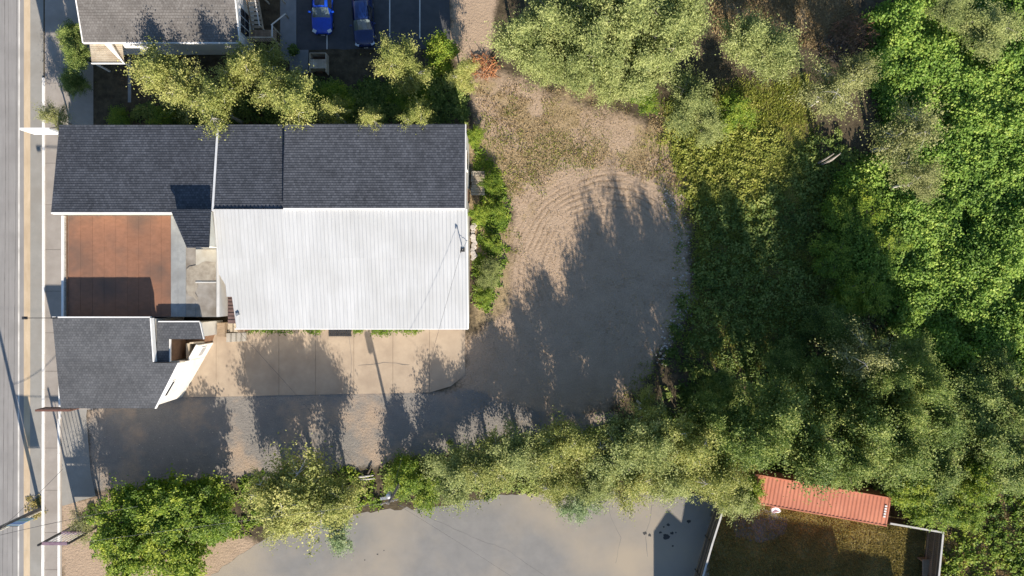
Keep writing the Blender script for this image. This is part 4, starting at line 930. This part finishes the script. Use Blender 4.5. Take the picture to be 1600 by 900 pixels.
for i,(dx,dy,h) in enumerate(((.0,.0,3.6),(.35,.1,3.2),(-.25,.15,2.8))):
    solid('dead_stem', MB().tube([tb+Vector((dx,dy,-.1)), tb+Vector((dx*.9,dy+.1,h*.5)), tb+Vector((dx*.6,dy+.3,h))],[.10,.08,.05],6), M['bark_grey'], 'bare grey stem under the birch by the shaded grass', 'dead tree', 'bare grey stems')

# ------------------------------------------------------------------ cars
def car(name, label, x, y, rz, paint, suv=False, roof_glass=False, Lc=4.5, Wc=1.8):
    """local: +y is the tail, the bonnet points to -y"""
    t = thing(name, label, 'car', (x,y,0), None, rz); hw = Wc/2; hl = Lc/2; rh = 1.62 if suv else 1.45; bh = .98 if suv else .88
    # station: y, half width, waist z, top z, top half width
    tail_top = rh-.08 if suv else 1.28
    st = [(-hl,.62*hw,.50,.56,.50*hw),(-hl+.10,.82*hw,.58,.66,.70*hw),(-hl+.32,.95*hw,.66,bh-.14,.80*hw),(-hl+.75,.99*hw,.74,bh-.06,.82*hw),(-hl+1.22,hw,.80,bh,.84*hw),
          (-hl+1.30,hw,.81,bh+.02,.84*hw),(-hl+1.98,hw,.84,rh-.06,.70*hw),(-hl+2.25,hw,.85,rh,.69*hw),(0.35,hw,.86,rh+.02,.69*hw),(hl-1.25,hw,.88,tail_top+.03,.67*hw)]
    st += ([(hl-.75,.99*hw,.90,tail_top-.05,.66*hw),(hl-.22,.95*hw,.90,1.02,.74*hw),(hl-.05,.88*hw,.80,.88,.72*hw),(hl,.80*hw,.62,.70,.66*hw)] if suv else
           [(hl-.80,.99*hw,.88,bh+.10,.74*hw),(hl-.70,.98*hw,.88,bh+.05,.78*hw),(hl-.15,.92*hw,.80,bh-.01,.76*hw),(hl,.82*hw,.60,.70,.66*hw)])
    mb = MB(); n = 11
    for (yy,wv,wz,tz_,tw) in st:
        prof = [(.88*wv,.20),(wv*.985,.34),(wv,.52 if wz>.6 else wz*.8),(wv*.97,wz),(tw+(wv-tw)*.10,tz_-.05),(tw*.55,tz_+.015)]
        ring = [(-a,z) for a,z in prof]+[(tw*0,tz_+.03)]+[(a,z) for a,z in prof[::-1]]
        # ring order left bottom -> top -> right bottom
        mb.v += [(a,yy,z) for a,z in ring]
    n = 13
    for i in range(len(st)-1):
        for k in range(n-1): mb.f.append((i*n+k,i*n+k+1,(i+1)*n+k+1,(i+1)*n+k))
        mb.f.append((i*n+n-1,i*n,(i+1)*n,(i+1)*n+n-1))
    mb.f.append(tuple(range(n))[::-1]); mb.f.append(tuple((len(st)-1)*n+k for k in range(n)))
    b = part(t,'body',mb,paint,True,True); sd = b.modifiers.new('s','SUBSURF'); sd.levels = 2; sd.render_levels = 2
    def strip(i0,i1,ks,off=.012):
        q = MB(); 
        for i in range(i0,i1):
            for k in ks:
                vs = [Vector(mb.v[j]) for j in (i*n+k,i*n+k+1,(i+1)*n+k+1,(i+1)*n+k)]
                nr = (vs[1]-vs[0]).cross(vs[3]-vs[0]).normalized()
                nr = nr if nr.dot(sum(vs,Vector())/4-Vector((0,0,.5))) > 0 else -nr
                c = sum(vs,Vector())/4
                q.add([c+(v-c)*.97+nr*off for v in vs],[(0,1,2,3)])
        return q
    ws = part(t,'windscreen',strip(5,6,(4,5,6,7),.02),M['car_glass'],False,True)
    part(t,'rear_window',strip(10 if suv else 9,11 if suv else 10,(4,5,6,7),.02),M['glass'],False,True)
    for ks in ((3,),(8,)): part(t,'side_window',strip(6,9,ks,.015),M['glass'],False,True)
    if roof_glass:
        part(t,'sunroof',MB().box(-.42,.42,-.12,.36,rh-.01,rh+.055),M['glass'],False,True)
    for sgn in (-1,1):
        part(t,'headlight',MB().obox((sgn*hw*.72,-hl+.24,.655),(.34,.26,.10),sgn*.5,.35),M['lamp_glass'],False,True)
        part(t,'tail_light',MB().obox((sgn*hw*.74,hl-.07,.78),(.30,.10,.16),-sgn*.2),M['red_lamp'],False,True)
        m_ = part(t,'mirror',MB().obox((sgn*(hw+.10),-hl+1.75,1.0),(.22,.13,.14),sgn*.15),paint,False,True); bevel(m_,.03)
        for yw in (-hl+.86, hl-.86):
            wv = part(t,'wheel',MB().tube([(sgn*(hw-.20),yw,.32),(sgn*(hw+.005),yw,.32)],[.31,.31],18),M['rubber'],False,True); bevel(wv,.03)
            part(wv,'rim',MB().tube([(sgn*(hw-.01),yw,.32),(sgn*(hw+.015),yw,.32)],[.20,.18],12),M['rim'],False,True)
    for sgn in (-1,1): part(t,'wiper',MB().bar((sgn*.38-.25,-hl+1.36,bh+.06),(sgn*.38+.2,-hl+1.50,bh+.18),.02,.02),M['black'],False,True)
    part(t,'grille',MB().obox((0,-hl-.005,.50),(.8,.03,.14)),M['black'],False,True)
    part(t,'number_plate',MB().obox((0,-hl-.02,.36),(.34,.02,.12)),M['white'],False,True)
    return t
x,y = P(503.5,53,.6); car('parked_car','bright blue saloon car with sunroof in the upper parking lot',x,y+2.25,0,M['car_blue'],False,True)
x,y = P(571,73,.6); car('parked_car','dark navy blue car with pale headlamps in the upper parking lot',x-.18,y+2.22,R(4.5),M['car_navy'],True,False,4.45,1.82)

# ------------------------------------------------------------------ small things in the upper lot
b = thing('wooden_bin','open topped wooden slat bin beside the grey path','bin',(*P(496,97),0))
x0,y0 = P(484,113,.9); x1,y1 = P(510,83,.9)
for i in range(4):
    part(b,'side_board',MB().box(x0,x0+.05,y0,y1,.05+i*.25,.27+i*.25),M['wood_pale']); part(b,'side_board',MB().box(x1-.05,x1,y0,y1,.05+i*.25,.27+i*.25),M['wood_pale'])
    part(b,'end_board',MB().box(x0+.052,x1-.052,y1-.05,y1,.05+i*.25,.27+i*.25),M['wood_pale']); part(b,'end_board',MB().box(x0+.052,x1-.052,y0+.3,y0+.35,.05+i*.25,.27+i*.25),M['wood_pale'])
for i in range(7): part(b,'lid_board',MB().box(x0+.06+i*.185,x0+.06+i*.185+.17,y0+.36,y0+1.12,.86,.90),M['wood_pale'])
part(b,'lid_batten',MB().box(x0-.03,x1+.03,y0+.30,y0+.42,.91,.96),M['wood_pale']); part(b,'floor',MB().box(x0+.05,x1-.05,y0+.35,y1-.05,.02,.06),M['wood_brown'])
bx_,by_ = P(500,110); solid('wooden_step',MB().box(bx_-.27,bx_+.27,by_-.22,by_+.1,0,.22).box(bx_-.3,bx_+.3,by_-.25,by_+.12,.222,.26),M['wood_brown'],'small brown wooden step below the slat bin','step')
px_,py_ = P(462,82)
pt = thing('potted_plant','dark green potted plant on the grey path','plant',(px_,py_,0))
part(pt,'pot',MB().tube([(px_,py_,.02),(px_,py_,.35),(px_,py_,.42)],[.22,.30,.33],14),M['plastic_green'])
rng = np.random.default_rng(8); C = np.column_stack([rng.normal(px_,.17,500),rng.normal(py_,.17,500),rng.uniform(.38,.95,500)])
Vv,F,tn = leaves(rng,C,np.full(500,.13),rng.uniform(.1,.6,500)); part_ = link('foliage',fast_mesh('foliage',Vv-np.array([px_,py_,0]),F,M['dense'],tn),pt)

# ------------------------------------------------------------------ beside the building
for i in range(6):
    y0 = P(0,304,.2)[1]+i*.34
    pass
pp = thing('plank_pile','stack of weathered planks against the east wall','plank pile',(*P(746,286),0))
x0,y0 = P(736,305,.3); x1,y1 = P(758,266,.3)
for i in range(9):
    part(pp,'plank',MB().box(x0+random.uniform(-.03,.06),x1+random.uniform(-.08,.04),y0+i*.235,y0+i*.235+.205,.25,.30+random.uniform(0,.03)),M['wood_pale'])
for xx in (x0+.15,x1-.25): part(pp,'bearer',MB().box(xx,xx+.12,y0,y0+2.1,0,.25),M['wood'])
rg = random.Random(5)
for i in range(16):
    cx,cy = P(736+rg.uniform(1,7),352+i*3.4+rg.uniform(-1,1)); s = rg.uniform(.14,.30); mb = MB()
    mb.prism([(cx+s*math.cos(a)*rg.uniform(.7,1.1),cy+s*math.sin(a)*rg.uniform(.7,1.1)) for a in [k*math.pi/3.5 for k in range(7)]],-.02,lambda x,y,s=s: s*.7+(x-cx)*.2)
    bevel(solid('rubble_stone',mb,M['stone'],'pale broken stone heaped against the east wall','stone','rubble by the east wall'),.03)
pl = thing('pallet','black slatted pallet lying under the white roof eave','pallet',(*P(531,519),0))
x0,y0 = P(513.5,525.5,.15); x1,y1 = P(549,511,.15)
for i in range(10): part(pl,'slat',MB().box(x0+i*(x1-x0)/10+.02,x0+(i+1)*(x1-x0)/10-.03,y0,y1,.15,.18),M['black'])
for yy in (y0+.02,(y0+y1)/2,y1-.1): part(pl,'bearer',MB().box(x0,x1,yy,yy+.08,.05,.15),M['black'])

# roof mast with wires
mx,my = P(724,391,4.9); mz = rm(my)
ms = thing('service_mast','thin steel service mast on the white metal roof','mast',(mx,my,mz))
part(ms,'pipe',MB().tube([(mx,my,mz-.2),(mx,my,mz+1.25)],.035,8),M['steel'])
part(ms,'weatherhead',MB().tube([(mx,my,mz+1.22),(mx-.05,my-.14,mz+1.36),(mx-.09,my-.25,mz+1.22)],[.05,.07,.05],8),M['black'])
part(ms,'brace',MB().bar((mx,my,mz+.8),(mx+.35,my+.7,rm(my+.7)+.04),.03,.03),M['steel'])
part(ms,'boot',MB().obox((mx,my,mz+.06),(.3,.3,.12)),M['black'])
def wire(label,a,b,sag=.4,r=.010,m='wire',name='cable'):
    a=Vector(a);b=Vector(b); pts=[a.lerp(b,k/10)-Vector((0,0,sag*4*(k/10)*(1-k/10))) for k in range(11)]
    return solid(name,MB().tube(pts,r,4),M[m],label,'cable')

# utility poles
def pole(name,label,px,py,h,r,arm_dir,extra=None):
    x,y = P(px,py); t = thing(name,label,'utility pole',(x,y,0))
    part(t,'shaft',MB().tube([(x,y,-.2),(x,y,h*.5),(x,y,h)],[r,r*.88,r*.72],10),M['pole'])
    d = Vector((math.cos(arm_dir),math.sin(arm_dir),0)); c = Vector((x,y,h-.5))
    part(t,'crossarm',MB().bar(c-d*.7,c+d*.7,.10,.12),M['pole'])
    for s_ in (-.6,-.2,.35,.6): part(t,'insulator',MB().tube([c+d*s_+Vector((0,0,.05)),c+d*s_+Vector((0,0,.16)),c+d*s_+Vector((0,0,.24))],[.03,.06,.03],8),M['steel'])
    return t,x,y
up,ux,uy = pole('utility_pole','wooden utility pole between the tree row and the lower lot',630,746,7.3,.13,.3)
part(up,'transformer',MB().tube([(ux-.30,uy+.05,4.9),(ux-.30,uy+.05,5.6),(ux-.30,uy+.05,5.68)],[.20,.20,.1],12),M['steel'])
part(up,'lamp_head',MB().obox((ux-.55,uy+.1,6.3),(.45,.2,.12),.1),M['steel'])
part(up,'lamp_arm',MB().bar((ux,uy,6.2),(ux-.5,uy+.1,6.32),.05,.05),M['steel'])
top = (ux,uy,7.0)
wire('black service cable from the utility pole to the roof mast',top,(mx-.09,my-.25,mz+1.22),.5)
wire('black cable from the utility pole to the entry steps corner',(ux-.3,uy,6.9),(-22.9,-3.1,3.2),.6)
wire('pale cable from the utility pole along the birches',(ux-.5,uy-.1,7.0),(-43.5,-20.6,8.6),.5,.005,'wire_pale')
wire('black cable from the utility pole over the lower lot',(ux+.5,uy-.1,6.9),(14,-32,6.5),.8,.006)
p2,wx,wy = pole('utility_pole','grey utility pole with blue and white banner by the road',63,795,10.0,.16,0)
part(p2,'conduit',MB().tube([(wx+.17,wy-.15,0),(wx+.17,wy-.15,5)],.045,8),M['conduit'])
m, t_, bs, N, Lk = nodes('banner_print')
gg = N('ShaderNodeTexCoord'); sp_ = N('ShaderNodeSeparateXYZ'); Lk(gg.outputs['Generated'],sp_.inputs[0])
rr_ = ramp(t_,[(0,(.25,.38,.42)),(.30,(.16,.36,.30)),(.42,(.30,.45,.62)),(.60,(.12,.25,.55)),(.78,(.62,.72,.80)),(.9,(.55,.72,.80))]); rr_.color_ramp.interpolation='CONSTANT'
Lk(sp_.outputs[2],rr_.inputs[0]); Lk(rr_.outputs[0],bs.inputs['Base Color']); bs.inputs['Roughness'].default_value=.5
M['banner']=m
bn = thing('banner','blue and white street banner hung on the grey utility pole','banner',(wx+.7,wy,2.4))
part(bn,'cloth',MB().box(wx+.22,wx+1.18,wy-.02,wy+.02,2.42,4.35),M['banner'])
for z_ in (2.38,4.38): part(bn,'banner_arm',MB().tube([(wx+.05,wy,z_),(wx+1.22,wy,z_)],.022,6),M['black'])
wire('black overhead cable crossing the road by the banner pole',(wx,wy-.2,4.9),(-36,-14.5,4.6),.3,.018)
wire('black overhead cable from the banner pole towards the empty sign',(wx,wy-.6,4.7),(-30,-17.5,4.6),.4,.018)
# verge at the pole foot
vx,vy=P(52,788)
carpet('pole_foot_weeds',PP([(44,778),(62,776),(66,800),(60,812),(44,804)]),900,.25,.09,M['grass_lawn'],'yellow weeds at the foot of the grey utility pole','weeds',33,.4,.08,.2)

# empty sign cabinet with tubes
sx0,sy0 = P(124,817); sx1 = sx0+2.15
sg = thing('sign_cabinet','tall empty sign cabinet with bare white tubes on two posts','sign',(sx0+1,sy0,0))
part(sg,'post',MB().box(sx0-.07,sx0+.07,sy0-.07,sy0+.07,-.1,5.25),M['black']); part(sg,'post',MB().box(sx1-.07,sx1+.07,sy0-.07,sy0+.07,-.1,4.9),M['black'])
part(sg,'lower_panel',MB().box(sx0+.072,sx1-.072,sy0-.06,sy0+.06,1.05,2.22),M['sign_frame'])
part(sg,'frame_bar',MB().box(sx0+.072,sx1-.072,sy0-.12,sy0+.12,2.36,2.52),M['sign_frame']); part(sg,'frame_bar',MB().box(sx0+.072,sx1-.072,sy0-.12,sy0+.12,4.75,4.9),M['sign_frame'])
for i in range(6): xx=sx0+.30+i*.31; part(sg,'tube',MB().tube([(xx,sy0,2.5),(xx,sy0,4.76)],.028,8),M['tube_white'])
# projecting signs and lamp arm on the building
def blade(name,label,x0,x1,y,z0,z1,mm,fm):
    t=thing(name,label,'sign',((x0+x1)/2,y,z0)); part(t,'panel',MB().box(x0+.04,x1-.04,y-.05,y+.05,z0+.04,z1-.04),mm)
    for q in (MB().box(x0,x1,y-.08,y+.08,z0,z0+.06),MB().box(x0,x1,y-.08,y+.08,z1-.06,z1),MB().box(x0,x0+.06,y-.08,y+.08,z0+.061,z1-.061),MB().box(x1-.06,x1,y-.08,y+.08,z0+.061,z1-.061)): part(t,'frame',q,fm)
    part(t,'bracket',MB().bar((x1-.3,y,z1-.1),(x1+.9,y+.25,z1-.2),.05,.05),M['black'])
    return t
blade('blade_sign','brown double sided sign projecting from the grey roof corner over the pavement',-38.3,-35.5,-9.84,3.3,4.5,M['sign_brown'],M['sign_brown'])
blade('blade_sign','white sign projecting from the dark roof corner over the pavement',-38.4,-36.1,12.42,4.4,6.1,M['white'],M['white'])
la = thing('lamp_arm','thin lamp arm reaching over the pavement from the grey roof ridge','lamp',(-35.6,-2.3,5.9))
part(la,'bracket',MB().box(-35.68,-35.55,-2.37,-2.27,5.9,6.55),M['black']); part(la,'arm',MB().bar((-35.6,-2.32,6.5),(-37.75,-2.32,6.55),.05,.05),M['black'])
part(la,'lamp_head',MB().obox((-37.75,-2.32,6.45),(.34,.22,.16)),M['black'])

# ------------------------------------------------------------------ container, yard fences
A = Vector((*P(1164,738,2.6),0)); Bv = Vector((*P(1393,778,2.6),0)); Cc = Vector((*P(1388.5,821.5,2.6),0))
u = (Bv-A).normalized(); v = Vector((u.y,-u.x,0)); Lk_=(Bv-A).length; Wk=2.42
ctn = thing('shipping_container','red corrugated shipping container behind the fenced yard','container',tuple((A+Bv)/2+v*1.2))
def loc(s,q,z): p=A+u*s+v*q; return (p.x,p.y,z)
nr_=int(Lk_/.33); mb=MB(); prof=[]
for k in range(nr_):
    s0=.12+k*(Lk_-.24)/nr_; wv=(Lk_-.24)/nr_; prof+=[(s0,0),(s0+wv*.30,0),(s0+wv*.5,-.028),(s0+wv*.8,-.028)]
prof.append((Lk_-.12,0)); vs=[]
for s_,dz in prof: vs+=[loc(s_,.08,2.575+dz),loc(s_,Wk-.08,2.575+dz)]
mb.add(vs,[(2*i+1,2*i+3,2*i+2,2*i) for i in range(len(prof)-1)])
part(ctn,'roof',mb,M['container'])
for q in (0,Wk):
    mb=MB(); vs=[]; sg_= 1 if q==0 else -1
    for s_,dz in prof: vs+=[loc(s_,q-dz*sg_+.01*sg_,.12),loc(s_,q-dz*sg_+.01*sg_,2.52)]
    mb.add(vs,[(2*i,2*i+2,2*i+3,2*i+1) for i in range(len(prof)-1)]); part(ctn,'side_panel',mb,M['container'])
for q in (.04,Wk-.04):
    part(ctn,'top_rail',MB().bar(loc(0,q,2.55),loc(Lk_,q,2.55),.09,.08),M['container']); part(ctn,'bottom_rail',MB().bar(loc(0,q,.08),loc(Lk_,q,.08),.1,.16),M['container'])
for s_ in (.05,Lk_-.05):
    part(ctn,'end_rail',MB().bar(loc(s_,.09,2.545),loc(s_,Wk-.09,2.545),.12,.09),M['container']); part(ctn,'end_panel',MB().bar(loc(s_,.09,1.3),loc(s_,Wk-.09,1.3),.05,2.4),M['container'])
    for q in (.05,Wk-.05): part(ctn,'corner_post',MB().bar(loc(s_,q,0.01),loc(s_,q,2.62),.12,.12),M['container'])
# white lettering marks on the roof end
for k in range(5): part(ctn,'letter',MB().bar(loc(Lk_-.42,.75+k*.22,2.60),loc(Lk_-.24,.75+k*.22,2.60),.13,.05),M['white'])
tx,ty=P(1212,797,.3)
mb=MB(); rg=random.Random(4)
mb.prism([(tx+.55*math.cos(a)*rg.uniform(.6,1.1),ty+.28*math.sin(a)*rg.uniform(.6,1.2)) for a in [k*.5236 for k in range(12)]],0,lambda x,y: .35+rg.uniform(-.12,.12))
bevel(solid('crumpled_tarp',mb,M['tarp'],'small crumpled white tarp beside the red container','tarp'),.06)
def fence(label,pts,h,loc0):
    t=thing('board_fence',label,'fence',(*loc0,0)); mb=MB()
    for (a,b) in zip(pts[:-1],pts[1:]):
        a=Vector((*a,0));b=Vector((*b,0));d=(b-a);n=int(d.length/.15);e=d.normalized();w_=Vector((e.y,-e.x,0))
        for k in range(n):
            c=a+d*((k+.5)/n); mb.bar(c-e*.068+Vector((0,0,h/2)),c+e*.068+Vector((0,0,h/2)),.022,h-.08-random.uniform(0,.03))
        for z_ in (.35,h*.55,h-.35): part(t,'rail',MB().bar(a+Vector((0,0,z_))+w_*.05,b+Vector((0,0,z_))+w_*.05,.05,.09),M['wood'])
        part(t,'cap',MB().bar(a+Vector((0,0,h)),b+Vector((0,0,h)),.15,.05),M['fence_cap'])
        m_=max(1,int(d.length/2.4))
        for k in range(m_+1):
            c=a+d*(k/m_)+w_*.06; part(t,'post',MB().box(c.x-.05,c.x+.05,c.y-.05,c.y+.05,-.2,h-.03),M['fence_wood'])
    part(t,'boards',mb,M['fence_wood'],kind='stuff')
    return t
FH=2.2
fence('dark board fence with pale cap between container and yard corner',[P(1391,818,FH),P(1474,832,FH),P(1466,910,FH),P(1450,1060,FH)],FH,P(1470,832,FH))
fence('board fence with pale cap between the lower lot and the yard',[P(1132,790,2.0),P(1113,850,2.0),P(1097,905,2.0),P(1078,985,2.0)],2.0,P(1113,850,2.0))
sb=thing('lumber_rack','grey timber rack inside the yard against the fence','rack',(*P(1450,880),0))
x0,y0=P(1441,900,.8);x1,y1=P(1459,874,.8)
for i in range(5): part(sb,'board',MB().box(x0+i*.17,x0+i*.17+.15,y0-.8,y1,.78,.82),M['wood'])
for yy in (y0-.7,y1-.2): part(sb,'leg',MB().box(x0,x0+.85,yy,yy+.1,0,.78),M['wood'])
# gravel patch in the yard
sheet('yard_gravel',jitter(PP([(1140,802),(1195,795),(1232,812),(1225,835),(1190,848),(1150,838)]),.3,.12,6),.02,M['yard_gravel'])
